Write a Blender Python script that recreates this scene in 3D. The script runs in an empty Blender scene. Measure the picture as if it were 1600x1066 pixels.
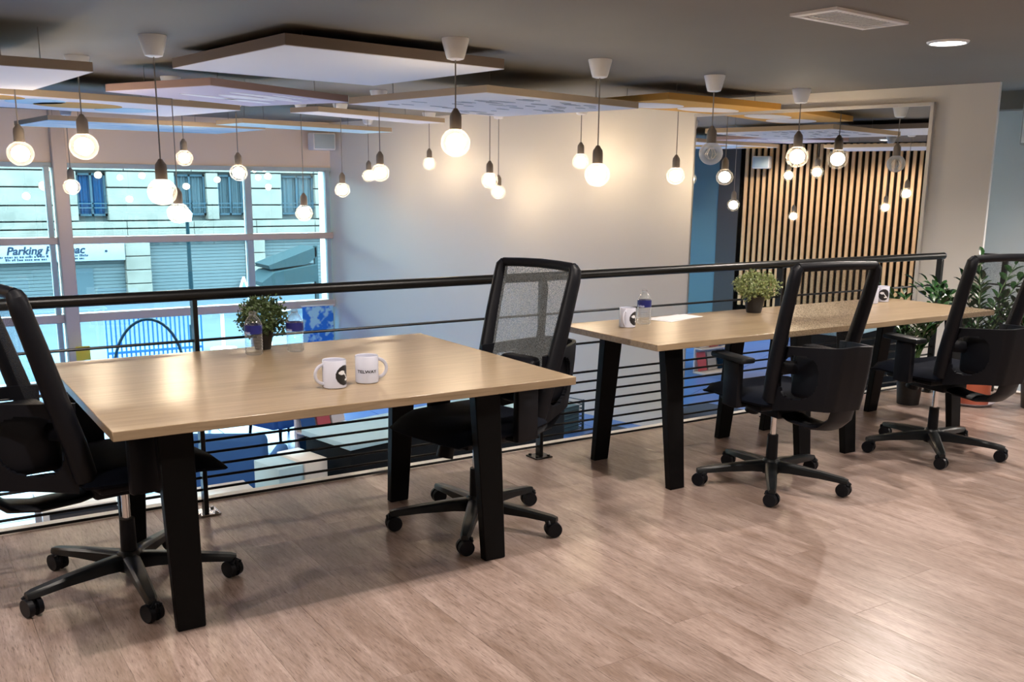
import bpy, bmesh, math, random
from mathutils import Vector, Matrix

random.seed(7)
PI = math.pi
SC = bpy.context.scene
COL = SC.collection

# ------------------------------------------------------------------ camera
cam_d = bpy.data.cameras.new('camera')
cam = bpy.data.objects.new('camera', cam_d)
COL.objects.link(cam)
SC.camera = cam
cam_d.sensor_fit = 'HORIZONTAL'
cam_d.sensor_width = 36.0
cam_d.lens = 36.0 * 1519.95 / 1600.0
cam_d.shift_y = (613.46 - 533.0) / 1600.0
cam_d.clip_start = 0.05
cam_d.clip_end = 200
_p, _r, _y, CAM_H = 0.210019, 0.009983, 0.996830, 1.43834
F = Vector((math.cos(_y)*math.cos(_p), math.sin(_y)*math.cos(_p), -math.sin(_p)))
R0 = Vector((math.sin(_y), -math.cos(_y), 0.0))
U0 = R0.cross(F)
R = R0*math.cos(_r) + U0*math.sin(_r)
U = U0*math.cos(_r) - R0*math.sin(_r)
cam.matrix_world = Matrix(((R.x, U.x, -F.x, 0), (R.y, U.y, -F.y, 0), (R.z, U.z, -F.z, CAM_H), (0, 0, 0, 1)))

# ------------------------------------------------------------------ world, lights, exposure
world = bpy.data.worlds.new('overcast_sky')
SC.world = world
world.use_nodes = True
wn = world.node_tree
wn.nodes['Background'].inputs[0].default_value = (0.68, 0.90, 1.0, 1)
wn.nodes['Background'].inputs[1].default_value = 17.5
SC.view_settings.view_transform = 'Standard'
SC.view_settings.look = 'None'
SC.view_settings.gamma = 1.0
SC.view_settings.use_curve_mapping = False
SC.view_settings.exposure = 0.88
SC.cycles.use_denoising = True
SC.cycles.max_bounces = 8
SC.cycles.diffuse_bounces = 5
SC.cycles.glossy_bounces = 4
SC.cycles.transmission_bounces = 6
SC.cycles.transparent_max_bounces = 16
SC.cycles.sample_clamp_indirect = 6.0
SC.cycles.caustics_reflective = False
SC.cycles.caustics_refractive = False
BULB_POWER = 42.0          # emission strength of a pendant's glowing core
DOWN_POWER = 68.0          # watts of each recessed downlight
DOWN_TINT = (1.0, 0.89, 0.80)

ZC = 2.30                  # ceiling height above the gallery floor
ZL = -1.20                 # lower hall floor
YR = 4.187                 # railing line
YW = 13.72                 # window wall
P1 = Vector((7.815, 4.81)) # free end of the slanting wall
WD = Vector((-0.2346, 0.9721)); WD.normalize()
WN = Vector((-WD.y, WD.x)); WN = WN if WN.dot(P1) < 0 else -WN     # towards the room

# daylight portal for the window wall (a sampling guide only, gives no light of its own)
pl = bpy.data.lights.new('window_portal', 'AREA')
pl.shape = 'RECTANGLE'; pl.size = 9.0; pl.size_y = 2.9
pl.cycles.is_portal = True
po = bpy.data.objects.new('window_portal', pl)
po.location = (1.3, YW + 0.18, 0.2); po.rotation_euler = (PI/2, 0, 0)
po.rotation_euler = (-PI/2, 0, 0)
COL.objects.link(po)

# ------------------------------------------------------------------ helpers: materials
def new_mat(name):
    m = bpy.data.materials.new(name); m.use_nodes = True
    return m, m.node_tree, m.node_tree.nodes['Principled BSDF']

def mat(name, col, rough=0.5, metal=0.0, spec=0.5, emit=None, es=0.0, bump=0.0, bscale=200.0, var=0.0, vscale=6.0):
    m, nt, b = new_mat(name)
    b.inputs['Base Color'].default_value = (*col, 1)
    b.inputs['Roughness'].default_value = rough
    b.inputs['Metallic'].default_value = metal
    b.inputs['Specular IOR Level'].default_value = spec
    if emit:
        b.inputs['Emission Color'].default_value = (*emit, 1)
        b.inputs['Emission Strength'].default_value = es
    tc = nt.nodes.new('ShaderNodeTexCoord')
    if var > 0:
        n = nt.nodes.new('ShaderNodeTexNoise'); n.inputs['Scale'].default_value = vscale
        n.inputs['Detail'].default_value = 5
        nt.links.new(tc.outputs['Object'], n.inputs['Vector'])
        mx = nt.nodes.new('ShaderNodeMixRGB'); mx.blend_type = 'MULTIPLY'; mx.inputs[0].default_value = 1.0
        cr = nt.nodes.new('ShaderNodeValToRGB')
        cr.color_ramp.elements[0].color = (1-var, 1-var, 1-var, 1); cr.color_ramp.elements[1].color = (1, 1, 1, 1)
        cr.color_ramp.elements[0].position = 0.3; cr.color_ramp.elements[1].position = 0.7
        nt.links.new(n.outputs['Fac'], cr.inputs[0])
        mx.inputs[1].default_value = (*col, 1)
        nt.links.new(cr.outputs[0], mx.inputs[2]); nt.links.new(mx.outputs[0], b.inputs['Base Color'])
    if bump > 0:
        n2 = nt.nodes.new('ShaderNodeTexNoise'); n2.inputs['Scale'].default_value = bscale
        bp = nt.nodes.new('ShaderNodeBump'); bp.inputs['Strength'].default_value = bump
        bp.inputs['Distance'].default_value = 0.002
        nt.links.new(tc.outputs['Object'], n2.inputs['Vector'])
        nt.links.new(n2.outputs['Fac'], bp.inputs['Height']); nt.links.new(bp.outputs[0], b.inputs['Normal'])
    return m

def wood(name, c0, c1, scale=(2, 30, 30), rough=0.4, spec=0.5, rnd=0.0, bump=0.15, detail=8, coord='Object', noise=4.0):
    m, nt, b = new_mat(name)
    tc = nt.nodes.new('ShaderNodeTexCoord')
    mp = nt.nodes.new('ShaderNodeMapping'); mp.inputs['Scale'].default_value = scale
    nt.links.new(tc.outputs[coord], mp.inputs['Vector'])
    vec = mp.outputs[0]
    oi = nt.nodes.new('ShaderNodeObjectInfo')
    if rnd > 0:
        ad = nt.nodes.new('ShaderNodeVectorMath'); ad.operation = 'ADD'
        ml = nt.nodes.new('ShaderNodeMath'); ml.operation = 'MULTIPLY'; ml.inputs[1].default_value = 50
        nt.links.new(oi.outputs['Random'], ml.inputs[0])
        nt.links.new(vec, ad.inputs[0]); nt.links.new(ml.outputs[0], ad.inputs[1]); vec = ad.outputs[0]
    n = nt.nodes.new('ShaderNodeTexNoise'); n.inputs['Scale'].default_value = noise
    n.inputs['Detail'].default_value = detail; n.inputs['Roughness'].default_value = 0.65
    n.inputs['Distortion'].default_value = 0.6
    nt.links.new(vec, n.inputs['Vector'])
    cr = nt.nodes.new('ShaderNodeValToRGB')
    cr.color_ramp.elements[0].color = (*c0, 1); cr.color_ramp.elements[1].color = (*c1, 1)
    cr.color_ramp.elements[0].position = 0.32; cr.color_ramp.elements[1].position = 0.68
    nt.links.new(n.outputs['Fac'], cr.inputs[0])
    out = cr.outputs[0]
    if rnd > 0:
        hv = nt.nodes.new('ShaderNodeHueSaturation')
        mr = nt.nodes.new('ShaderNodeMapRange')
        mr.inputs['To Min'].default_value = 1 - rnd; mr.inputs['To Max'].default_value = 1 + rnd
        nt.links.new(oi.outputs['Random'], mr.inputs['Value']); nt.links.new(mr.outputs[0], hv.inputs['Value'])
        nt.links.new(out, hv.inputs['Color']); out = hv.outputs[0]
    nt.links.new(out, b.inputs['Base Color'])
    b.inputs['Roughness'].default_value = rough
    b.inputs['Specular IOR Level'].default_value = spec
    bp = nt.nodes.new('ShaderNodeBump'); bp.inputs['Strength'].default_value = bump; bp.inputs['Distance'].default_value = 0.001
    nt.links.new(n.outputs['Fac'], bp.inputs['Height']); nt.links.new(bp.outputs[0], b.inputs['Normal'])
    return m

def plank_mat():
    m, nt, b = new_mat('oak_vinyl')
    N, L = nt.nodes, nt.links
    tc = N.new('ShaderNodeTexCoord'); oi = N.new('ShaderNodeObjectInfo')
    ge = N.new('ShaderNodeNewGeometry')
    ml = N.new('ShaderNodeMath'); ml.operation = 'MULTIPLY'; ml.inputs[1].default_value = 50
    L.new(oi.outputs['Random'], ml.inputs[0])
    def layer(scale, noise, detail, rough, dist):
        mp = N.new('ShaderNodeMapping'); mp.inputs['Scale'].default_value = scale
        L.new(ge.outputs['Position'], mp.inputs['Vector'])
        ad = N.new('ShaderNodeVectorMath'); ad.operation = 'ADD'
        L.new(mp.outputs[0], ad.inputs[0]); L.new(ml.outputs[0], ad.inputs[1])
        n = N.new('ShaderNodeTexNoise'); n.inputs['Scale'].default_value = noise
        n.inputs['Detail'].default_value = detail; n.inputs['Roughness'].default_value = rough; n.inputs['Distortion'].default_value = dist
        L.new(ad.outputs[0], n.inputs['Vector']); return n.outputs['Fac']
    big = layer((5, .9, 1), 1.6, 4, .6, 1.2)
    fine = layer((60, 7, 1), 2.2, 6, .7, .4)
    fleck = layer((120, 9, 1), 2.0, 2, .5, .2)
    def ramp(src, c0, c1, p0, p1):
        r = N.new('ShaderNodeValToRGB'); r.color_ramp.elements[0].color = (*c0, 1); r.color_ramp.elements[1].color = (*c1, 1)
        r.color_ramp.elements[0].position = p0; r.color_ramp.elements[1].position = p1
        L.new(src, r.inputs[0]); return r.outputs[0]
    def mul(a, c, f=1.0):
        x = N.new('ShaderNodeMixRGB'); x.blend_type = 'MULTIPLY'; x.inputs[0].default_value = f
        L.new(a, x.inputs[1]); L.new(c, x.inputs[2]); return x.outputs[0]
    col = ramp(big, (0.25, 0.175, 0.140), (0.41, 0.315, 0.275), .34, .66)
    col = mul(col, ramp(fine, (.70, .68, .66), (1.12, 1.12, 1.14), .32, .66))
    col = mul(col, ramp(fleck, (.55, .52, .50), (1, 1, 1), .30, .42))
    hv = N.new('ShaderNodeHueSaturation'); mr = N.new('ShaderNodeMapRange')
    mr.inputs['To Min'].default_value = .92; mr.inputs['To Max'].default_value = 1.07
    L.new(oi.outputs['Random'], mr.inputs['Value']); L.new(mr.outputs[0], hv.inputs['Value']); L.new(col, hv.inputs['Color'])
    L.new(hv.outputs[0], b.inputs['Base Color'])
    b.inputs['Roughness'].default_value = 0.32
    bp = N.new('ShaderNodeBump'); bp.inputs['Strength'].default_value = .12; bp.inputs['Distance'].default_value = .001
    L.new(fine, bp.inputs['Height']); L.new(bp.outputs[0], b.inputs['Normal'])
    return m

def frosted(name, tint, f, gl=0.05):
    """thin lamp glass: mostly clear, scatters a share of the light"""
    m = bpy.data.materials.new(name); m.use_nodes = True
    nt = m.node_tree; nt.nodes.clear(); N, L = nt.nodes, nt.links
    o = N.new('ShaderNodeOutputMaterial'); t = N.new('ShaderNodeBsdfTransparent'); t.inputs[0].default_value = (*tint, 1)
    d = N.new('ShaderNodeBsdfTranslucent'); d.inputs[0].default_value = (.95, .92, .88, 1)
    lw = N.new('ShaderNodeLayerWeight'); lw.inputs[0].default_value = .35
    ml = N.new('ShaderNodeMath'); ml.operation = 'MULTIPLY_ADD'; ml.inputs[1].default_value = f; ml.inputs[2].default_value = f*.25
    L.new(lw.outputs['Facing'], ml.inputs[0])
    x = N.new('ShaderNodeMixShader'); L.new(ml.outputs[0], x.inputs[0]); L.new(t.outputs[0], x.inputs[1]); L.new(d.outputs[0], x.inputs[2])
    g = N.new('ShaderNodeBsdfGlossy'); g.inputs['Roughness'].default_value = .03
    x2 = N.new('ShaderNodeMixShader'); x2.inputs[0].default_value = gl
    L.new(x.outputs[0], x2.inputs[1]); L.new(g.outputs[0], x2.inputs[2]); L.new(x2.outputs[0], o.inputs[0])
    return m

def see_through(name, tint, gloss_rough=0.02, ior=1.45, extra=0.0):
    m = bpy.data.materials.new(name); m.use_nodes = True
    nt = m.node_tree; nt.nodes.clear()
    o = nt.nodes.new('ShaderNodeOutputMaterial')
    t = nt.nodes.new('ShaderNodeBsdfTransparent'); t.inputs[0].default_value = (*tint, 1)
    g = nt.nodes.new('ShaderNodeBsdfGlossy'); g.inputs['Roughness'].default_value = gloss_rough
    f = nt.nodes.new('ShaderNodeFresnel'); f.inputs['IOR'].default_value = ior
    a = nt.nodes.new('ShaderNodeMath'); a.operation = 'ADD'; a.inputs[1].default_value = extra; a.use_clamp = True
    x = nt.nodes.new('ShaderNodeMixShader')
    nt.links.new(f.outputs[0], a.inputs[0]); nt.links.new(a.outputs[0], x.inputs[0])
    nt.links.new(t.outputs[0], x.inputs[1]); nt.links.new(g.outputs[0], x.inputs[2])
    nt.links.new(x.outputs[0], o.inputs[0])
    return m

def mesh_fabric(name, col, cover, scale=260.0):
    """open-weave chair mesh: opaque threads, clear holes"""
    m = bpy.data.materials.new(name); m.use_nodes = True
    nt = m.node_tree; b = nt.nodes['Principled BSDF']; o = nt.nodes['Material Output']
    b.inputs['Base Color'].default_value = (*col, 1); b.inputs['Roughness'].default_value = 0.7
    t = nt.nodes.new('ShaderNodeBsdfTransparent')
    tc = nt.nodes.new('ShaderNodeTexCoord')
    v = nt.nodes.new('ShaderNodeTexVoronoi'); v.inputs['Scale'].default_value = scale
    nt.links.new(tc.outputs['Object'], v.inputs['Vector'])
    mr = nt.nodes.new('ShaderNodeMapRange')
    mr.inputs['From Min'].default_value = 0.30; mr.inputs['From Max'].default_value = 0.55
    mr.inputs['To Min'].default_value = cover - 0.14; mr.inputs['To Max'].default_value = cover + 0.22
    nt.links.new(v.outputs['Distance'], mr.inputs['Value'])
    x = nt.nodes.new('ShaderNodeMixShader')
    nt.links.new(mr.outputs[0], x.inputs[0]); nt.links.new(t.outputs[0], x.inputs[1]); nt.links.new(b.outputs[0], x.inputs[2])
    nt.links.new(x.outputs[0], o.inputs[0])
    return m

def emitter(name, col, s):
    m = bpy.data.materials.new(name); m.use_nodes = True
    nt = m.node_tree; nt.nodes.clear()
    o = nt.nodes.new('ShaderNodeOutputMaterial'); e = nt.nodes.new('ShaderNodeEmission')
    e.inputs[0].default_value = (*col, 1); e.inputs[1].default_value = s
    nt.links.new(e.outputs[0], o.inputs[0])
    return m

def two_tone(name, c0, c1, kind, scale, rough=0.6, lo=0.45, hi=0.5, mapscale=(1, 1, 1)):
    """flat print: a pattern of two inks"""
    m, nt, b = new_mat(name)
    tc = nt.nodes.new('ShaderNodeTexCoord')
    mp = nt.nodes.new('ShaderNodeMapping'); mp.inputs['Scale'].default_value = mapscale
    nt.links.new(tc.outputs['Object'], mp.inputs['Vector'])
    if kind == 'wave':
        n = nt.nodes.new('ShaderNodeTexWave'); n.inputs['Distortion'].default_value = 4.0; o = n.outputs['Fac']
        n.inputs['Detail Scale'].default_value = 0.8
    elif kind == 'voronoi':
        n = nt.nodes.new('ShaderNodeTexVoronoi'); o = n.outputs['Distance']
    else:
        n = nt.nodes.new('ShaderNodeTexNoise'); o = n.outputs['Fac']; n.inputs['Detail'].default_value = 2
    n.inputs['Scale'].default_value = scale
    nt.links.new(mp.outputs[0], n.inputs['Vector'])
    cr = nt.nodes.new('ShaderNodeValToRGB')
    cr.color_ramp.elements[0].color = (*c0, 1); cr.color_ramp.elements[1].color = (*c1, 1)
    cr.color_ramp.elements[0].position = lo; cr.color_ramp.elements[1].position = hi
    nt.links.new(o, cr.inputs[0]); nt.links.new(cr.outputs[0], b.inputs['Base Color'])
    b.inputs['Roughness'].default_value = rough
    return m

M = {}
M['wall'] = mat('matt_white_paint', (0.80, 0.74, 0.645), 0.42, spec=0.4, bump=0.05, bscale=120)
M['beige'] = mat('beige_paint', (0.86, 0.70, 0.56), 0.7)
M['ceiling'] = mat('grey_ceiling_paint', (0.215, 0.190, 0.160), 0.75, var=0.08, vscale=1.2)
M['plank'] = plank_mat()
M['sub'] = mat('plank_joint', (0.24, 0.17, 0.13), 0.8)
M['tile'] = mat('daylight_tinted_tile', (0.07, 0.20, 0.58), 0.30, spec=0.4)  # blue cast of the window daylight is put into the tile colour
M['grout'] = mat('tile_joint', (0.25, 0.38, 0.6), 0.7)
M['oak'] = wood('oak_laminate', (0.225, 0.160, 0.094), (0.35, 0.262, 0.168), scale=(1.4, 26, 26), rough=0.30, spec=0.42, bump=0.05, noise=2.2)
M['oak_edge'] = wood('oak_edge_band', (0.30, 0.20, 0.11), (0.42, 0.30, 0.18), scale=(3, 30, 60), rough=0.4, bump=0.05)
M['leg'] = mat('black_powder_coat', (0.002, 0.002, 0.0025), 0.5, spec=0.14)
M['rail'] = mat('black_rail_paint', (0.004, 0.004, 0.004), 0.35, spec=0.3)
M['plastic'] = mat('black_plastic', (0.003, 0.0035, 0.006), 0.48, spec=0.22)
M['plastic_base'] = mat('charcoal_nylon', (0.006, 0.0075, 0.009), 0.38, spec=0.32, bump=0.1, bscale=400)
M['fabric'] = mat('navy_black_fabric', (0.0025, 0.004, 0.009), 0.85, spec=0.1, bump=0.3, bscale=600)
M['mesh'] = mesh_fabric('black_chair_mesh', (0.03, 0.032, 0.035), 0.30)
M['mesh_pale'] = mesh_fabric('grey_chair_mesh', (0.20, 0.22, 0.23), 0.42)
M['chrome'] = mat('chrome', (0.8, 0.8, 0.8), 0.15, metal=1.0)
M['white'] = mat('white_plastic', (0.88, 0.85, 0.81), 0.45)
M['white_metal'] = mat('white_enamel', (0.78, 0.75, 0.70), 0.4)
M['cord'] = mat('grey_textile_cord', (0.26, 0.23, 0.20), 0.8)
M['socket'] = mat('taupe_silicone_socket', (0.20, 0.165, 0.135), 0.6)
M['bulb'] = frosted('clear_bulb_glass', (1.0, 0.98, 0.95), 0.055, 0.04)
M['bulb_off'] = frosted('unlit_bulb_glass', (0.96, 0.95, 0.93), 0.75, 0.08)
M['core'] = emitter('lit_filament_globe', (1.0, 0.80, 0.56), BULB_POWER)
M['filament'] = mat('brass_filament', (0.75, 0.68, 0.55), 0.3, metal=0.6)
M['mirror'] = mat('mirror_silver', (0.86, 0.87, 0.86), 0.012, metal=1.0)
M['frame_pale'] = mat('pale_aluminium_frame', (0.66, 0.62, 0.56), 0.35, metal=0.2)
M['slat'] = wood('oak_slat', (0.64, 0.37, 0.17), (0.88, 0.56, 0.29), scale=(20, 20, 1.5), rough=0.5, rnd=0.08, bump=0.1)
M['black_felt'] = mat('black_felt', (0.006, 0.005, 0.004), 0.95, spec=0.05)
M['teal'] = mat('teal_paint', (0.115, 0.215, 0.26), 0.6)
M['charcoal'] = mat('charcoal_paint', (0.06, 0.055, 0.055), 0.6)
M['mullion'] = mat('taupe_window_frame', (0.60, 0.48, 0.40), 0.45)
M['mullion_grey'] = mat('silver_window_frame', (0.42, 0.50, 0.52), 0.4)
M['pane'] = see_through('tinted_window_glass', (0.86, 0.975, 1.0), 0.01, 1.45, 0.02)
M['panel_white'] = mat('white_acoustic_felt', (0.80, 0.78, 0.80), 0.85, spec=0.2)
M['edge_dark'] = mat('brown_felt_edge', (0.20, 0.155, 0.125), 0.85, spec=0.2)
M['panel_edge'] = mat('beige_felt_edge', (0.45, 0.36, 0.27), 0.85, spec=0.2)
M['panel_lilac'] = mat('lilac_acoustic_felt', (0.62, 0.57, 0.68), 0.85, spec=0.2)
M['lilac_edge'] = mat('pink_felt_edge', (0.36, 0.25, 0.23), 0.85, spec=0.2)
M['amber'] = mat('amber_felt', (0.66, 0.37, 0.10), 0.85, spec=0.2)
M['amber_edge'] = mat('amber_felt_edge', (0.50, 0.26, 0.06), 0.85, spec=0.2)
M['blue_print'] = mat('sky_blue_print', (0.45, 0.68, 0.80), 0.85)
M['wave_print'] = two_tone('blue_wave_print', (0.40, 0.60, 0.72), (0.70, 0.80, 0.84), 'noise', 2.2, 0.85, .46, .54, (1, 5, 1))
M['leaf_print'] = mat('grey_ink', (0.40, 0.42, 0.46), 0.85)
M['bright_print'] = mat('white_ink', (0.92, 0.92, 0.95), 0.8)
M['down'] = emitter('downlight_disc', (1.0, 0.97, 0.93), 9.0)
M['ceramic'] = mat('white_ceramic', (0.52, 0.53, 0.62), 0.18, spec=0.6)
M['ink'] = mat('black_ink', (0.012, 0.012, 0.014), 0.4)
M['ink_white'] = mat('white_ink_print', (0.75, 0.75, 0.78), 0.4)
M['pet'] = frosted('clear_pet', (0.93, 0.95, 0.97), 0.40, 0.12)
M['water_label'] = two_tone('blue_bottle_label', (0.008, 0.012, 0.12), (0.35, 0.38, 0.55), 'noise', 22, 0.4, 0.56, 0.62)
M['pot'] = mat('black_pot', (0.012, 0.011, 0.012), 0.5)
M['soil'] = mat('potting_soil', (0.04, 0.025, 0.015), 0.95, bump=0.5, bscale=150)
M['herb'] = mat('olive_green_leaf', (0.07, 0.11, 0.035), 0.45, var=0.5, vscale=40)
M['herb_pale'] = mat('pale_green_leaf', (0.32, 0.38, 0.14), 0.45, var=0.5, vscale=40)
M['zz'] = mat('glossy_green_leaf', (0.022, 0.075, 0.02), 0.25, spec=0.6, var=0.45, vscale=12)
M['stem'] = mat('green_stem', (0.07, 0.14, 0.04), 0.5)
M['terracotta'] = mat('terracotta', (0.42, 0.10, 0.05), 0.6)
M['paper'] = mat('white_paper', (0.80, 0.78, 0.80), 0.7)
M['stone'] = mat('pale_limestone', (0.0915, 0.0870, 0.0749), 0.85, spec=0.03, var=0.30, vscale=1.5)
M['stone_joint'] = mat('stone_joint', (0.0379, 0.0427, 0.0427), 0.9, spec=0.03)
M['shutter'] = mat('grey_roller_shutter', (0.0400, 0.0506, 0.0533), 0.6, spec=0.03)
M['blue_curtain'] = mat('blue_curtain', (0.0047, 0.0198, 0.0474), 0.8, spec=0.03)
M['grey_curtain'] = mat('grey_net_curtain', (0.0257, 0.0375, 0.0435), 0.8, spec=0.03)
M['facade_frame'] = mat('grey_blue_joinery', (0.0158, 0.0277, 0.0356), 0.6, spec=0.03)
M['sign'] = mat('pale_sign_board', (0.0978, 0.1185, 0.1363), 0.5, spec=0.03)
M['sign_ink'] = mat('dark_sign_ink', (0.0045, 0.0090, 0.0180), 0.5, spec=0.03)
M['awning'] = mat('dark_green_awning', (0.0099, 0.0178, 0.0198), 0.8, spec=0.03)
M['asphalt'] = mat('asphalt', (0.0356, 0.0474, 0.0593), 0.85, spec=0.03, var=0.15, vscale=3)
M['pavement'] = mat('pavement_slabs', (0.0672, 0.1028, 0.1344), 0.8, spec=0.03, var=0.2, vscale=2)
M['barrier'] = mat('blue_painted_steel', (0.02, 0.09, 0.28), 0.4, spec=0.03)
M['hoop'] = mat('dark_teal_steel', (0.003, 0.010, 0.013), 0.4, spec=0.03)
M['yellow'] = mat('yellow_sign_board', (0.80, 0.62, 0.08), 0.5, spec=0.03)
M['blue_fab'] = mat('blue_upholstery', (0.05, 0.14, 0.36), 0.8, spec=0.03)
M['lacquer'] = mat('black_lacquer', (0.006, 0.008, 0.011), 0.6, spec=0.12)
M['banner_print'] = two_tone('blue_banner_print', (.02, .22, .75), (.45, .80, .92), 'noise', 7.0, .5, .47, .56)
M['rug'] = mat('navy_rug', (0.02, 0.035, 0.08), 0.95)
M['dark_wire'] = mat('dark_wire', (0.03, 0.06, 0.08), 0.5)
M['timber'] = wood('brown_timber', (0.22, 0.13, 0.08), (0.36, 0.24, 0.16), rough=0.5)
M['grille_dark'] = mat('dark_vent_cavity', (0.04, 0.035, 0.03), 0.9)
M['speaker_grey'] = mat('grey_loudspeaker', (0.42, 0.40, 0.37), 0.5)
M['red_ink'] = mat('red_cover', (0.55, 0.10, 0.12), 0.5)

# ------------------------------------------------------------------ helpers: geometry
class MB:
    def __init__(s): s.bm = bmesh.new()
    def box(s, x0, x1, y0, y1, z0, z1, mtx=None):
        r = bmesh.ops.create_cube(s.bm, size=1.0)
        T = Matrix.Translation(((x0+x1)/2, (y0+y1)/2, (z0+z1)/2)) @ Matrix.Diagonal((x1-x0, y1-y0, z1-z0, 1))
        bmesh.ops.transform(s.bm, matrix=(mtx @ T) if mtx else T, verts=r['verts'])
        return s
    def rbox(s, x0, x1, y0, y1, z0, z1, r=0.01, seg=2, mtx=None):
        b = bmesh.new(); bmesh.ops.create_cube(b, size=1.0)
        bmesh.ops.transform(b, matrix=Matrix.Translation(((x0+x1)/2, (y0+y1)/2, (z0+z1)/2)) @ Matrix.Diagonal((x1-x0, y1-y0, z1-z0, 1)), verts=b.verts)
        bmesh.ops.bevel(b, geom=list(b.edges), offset=r, segments=seg, profile=0.5, affect='EDGES')
        if mtx: bmesh.ops.transform(b, matrix=mtx, verts=b.verts)
        s._join(b); return s
    def _join(s, b):
        vm = [s.bm.verts.new(v.co) for v in b.verts]
        b.verts.index_update()
        for f in b.faces:
            try: s.bm.faces.new([vm[v.index] for v in f.verts])
            except ValueError: pass
        b.free()
    def cyl(s, a, b_, r0, r1=None, n=16, caps=True):
        a, b_ = Vector(a), Vector(b_); r1 = r0 if r1 is None else r1
        d = b_ - a; L = d.length
        if L < 1e-9: return s
        q = d.to_track_quat('Z', 'Y').to_matrix().to_4x4()
        bmesh.ops.create_cone(s.bm, cap_ends=caps, segments=n, radius1=r0, radius2=r1, depth=L, matrix=Matrix.Translation((a+b_)/2) @ q)
        return s
    def tube(s, pts, rad, n=8, sx=1.0, sy=1.0, up=None):
        """sweep an oval of half-widths rad*sx, rad*sy along pts"""
        pts = [Vector(p) for p in pts]; rings = []
        rads = rad if isinstance(rad, (list, tuple)) else [rad]*len(pts)
        up = Vector(up) if up else None
        for i, p in enumerate(pts):
            t = (pts[min(i+1, len(pts)-1)] - pts[max(i-1, 0)]).normalized()
            u0 = up if up else (Vector((0, 0, 1)) if abs(t.z) < 0.9 else Vector((0, 1, 0)))
            a = t.cross(u0).normalized(); b = a.cross(t).normalized()
            rings.append([s.bm.verts.new(p + a*math.cos(2*PI*k/n)*rads[i]*sx + b*math.sin(2*PI*k/n)*rads[i]*sy) for k in range(n)])
        for i in range(len(rings)-1):
            for k in range(n):
                s.bm.faces.new((rings[i][k], rings[i][(k+1) % n], rings[i+1][(k+1) % n], rings[i+1][k]))
        s.bm.faces.new(rings[0][::-1]); s.bm.faces.new(rings[-1])
        return s
    def lathe(s, prof, n=24, c=(0, 0, 0), close=False):
        rings = []
        for r, z in prof:
            if r < 1e-6: rings.append([s.bm.verts.new((c[0], c[1], c[2]+z))])
            else: rings.append([s.bm.verts.new((c[0]+r*math.cos(2*PI*k/n), c[1]+r*math.sin(2*PI*k/n), c[2]+z)) for k in range(n)])
        for i in range(len(rings)-1):
            a, b = rings[i], rings[i+1]
            for k in range(n):
                k2 = (k+1) % n
                if len(a) == 1 and len(b) == 1: continue
                if len(a) == 1: s.bm.faces.new((a[0], b[k2], b[k]))
                elif len(b) == 1: s.bm.faces.new((a[k], a[k2], b[0]))
                else: s.bm.faces.new((a[k], a[k2], b[k2], b[k]))
        return s
    def prism(s, poly, z0, z1, mtx=None):
        b = bmesh.new()
        lo = [b.verts.new((x, y, z0)) for x, y in poly]; hi = [b.verts.new((x, y, z1)) for x, y in poly]
        b.faces.new(lo[::-1]); b.faces.new(hi)
        n = len(poly)
        for i in range(n): b.faces.new((lo[i], lo[(i+1) % n], hi[(i+1) % n], hi[i]))
        if mtx: bmesh.ops.transform(b, matrix=mtx, verts=b.verts)
        s._join(b); return s
    def grid(s, fn, nu, nv, thick=None):
        vs = [[s.bm.verts.new(fn(i/nu, j/nv)) for j in range(nv+1)] for i in range(nu+1)]
        for i in range(nu):
            for j in range(nv): s.bm.faces.new((vs[i][j], vs[i+1][j], vs[i+1][j+1], vs[i][j+1]))
        return s
    def solidify(s, t):
        bmesh.ops.recalc_face_normals(s.bm, faces=s.bm.faces)
        bmesh.ops.solidify(s.bm, geom=list(s.bm.faces), thickness=t); return s
    def xf(s, m): bmesh.ops.transform(s.bm, matrix=m, verts=s.bm.verts); return s

def obj(name, mb, m, parent=None, smooth=True, recalc=True):
    me = bpy.data.meshes.new(name)
    if recalc: bmesh.ops.recalc_face_normals(mb.bm, faces=mb.bm.faces)
    mb.bm.to_mesh(me); mb.bm.free()
    me.materials.append(m)
    if smooth:
        me.polygons.foreach_set('use_smooth', [True]*len(me.polygons))
        try: me.set_sharp_from_angle(angle=math.radians(38))
        except Exception: pass
    o = bpy.data.objects.new(name, me); COL.objects.link(o)
    if parent: o.parent = parent
    return o

def share(name, me, parent=None, loc=(0, 0, 0), rot=(0, 0, 0), sc=(1, 1, 1)):
    o = bpy.data.objects.new(name, me); COL.objects.link(o)
    o.location = loc; o.rotation_euler = rot; o.scale = sc
    if parent: o.parent = parent
    return o

def thing(name, label, cat, loc=(0, 0, 0), rz=0.0, group=None):
    o = bpy.data.objects.new(name, None); COL.objects.link(o); o.empty_display_size = 0.1
    o.location = loc; o.rotation_euler = (0, 0, rz)
    o['label'] = label; o['category'] = cat
    if group: o['group'] = group
    return o

def tag(o, label, cat, group=None):
    o['label'] = label; o['category'] = cat
    if group: o['group'] = group
    return o

def struct(o, label=None):
    o['kind'] = 'structure'
    if label: o['label'] = label
    return o

def dup(root, loc, rz, label, group=None, name=None):
    r = root.copy(); COL.objects.link(r); r.location = loc; r.rotation_euler = (0, 0, rz); r['label'] = label
    if group: r['group'] = group
    for ch in list(root.children):
        c = ch.copy(); COL.objects.link(c); c.parent = r
        for g in list(ch.children):
            d = g.copy(); COL.objects.link(d); d.parent = c
    return r

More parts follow.
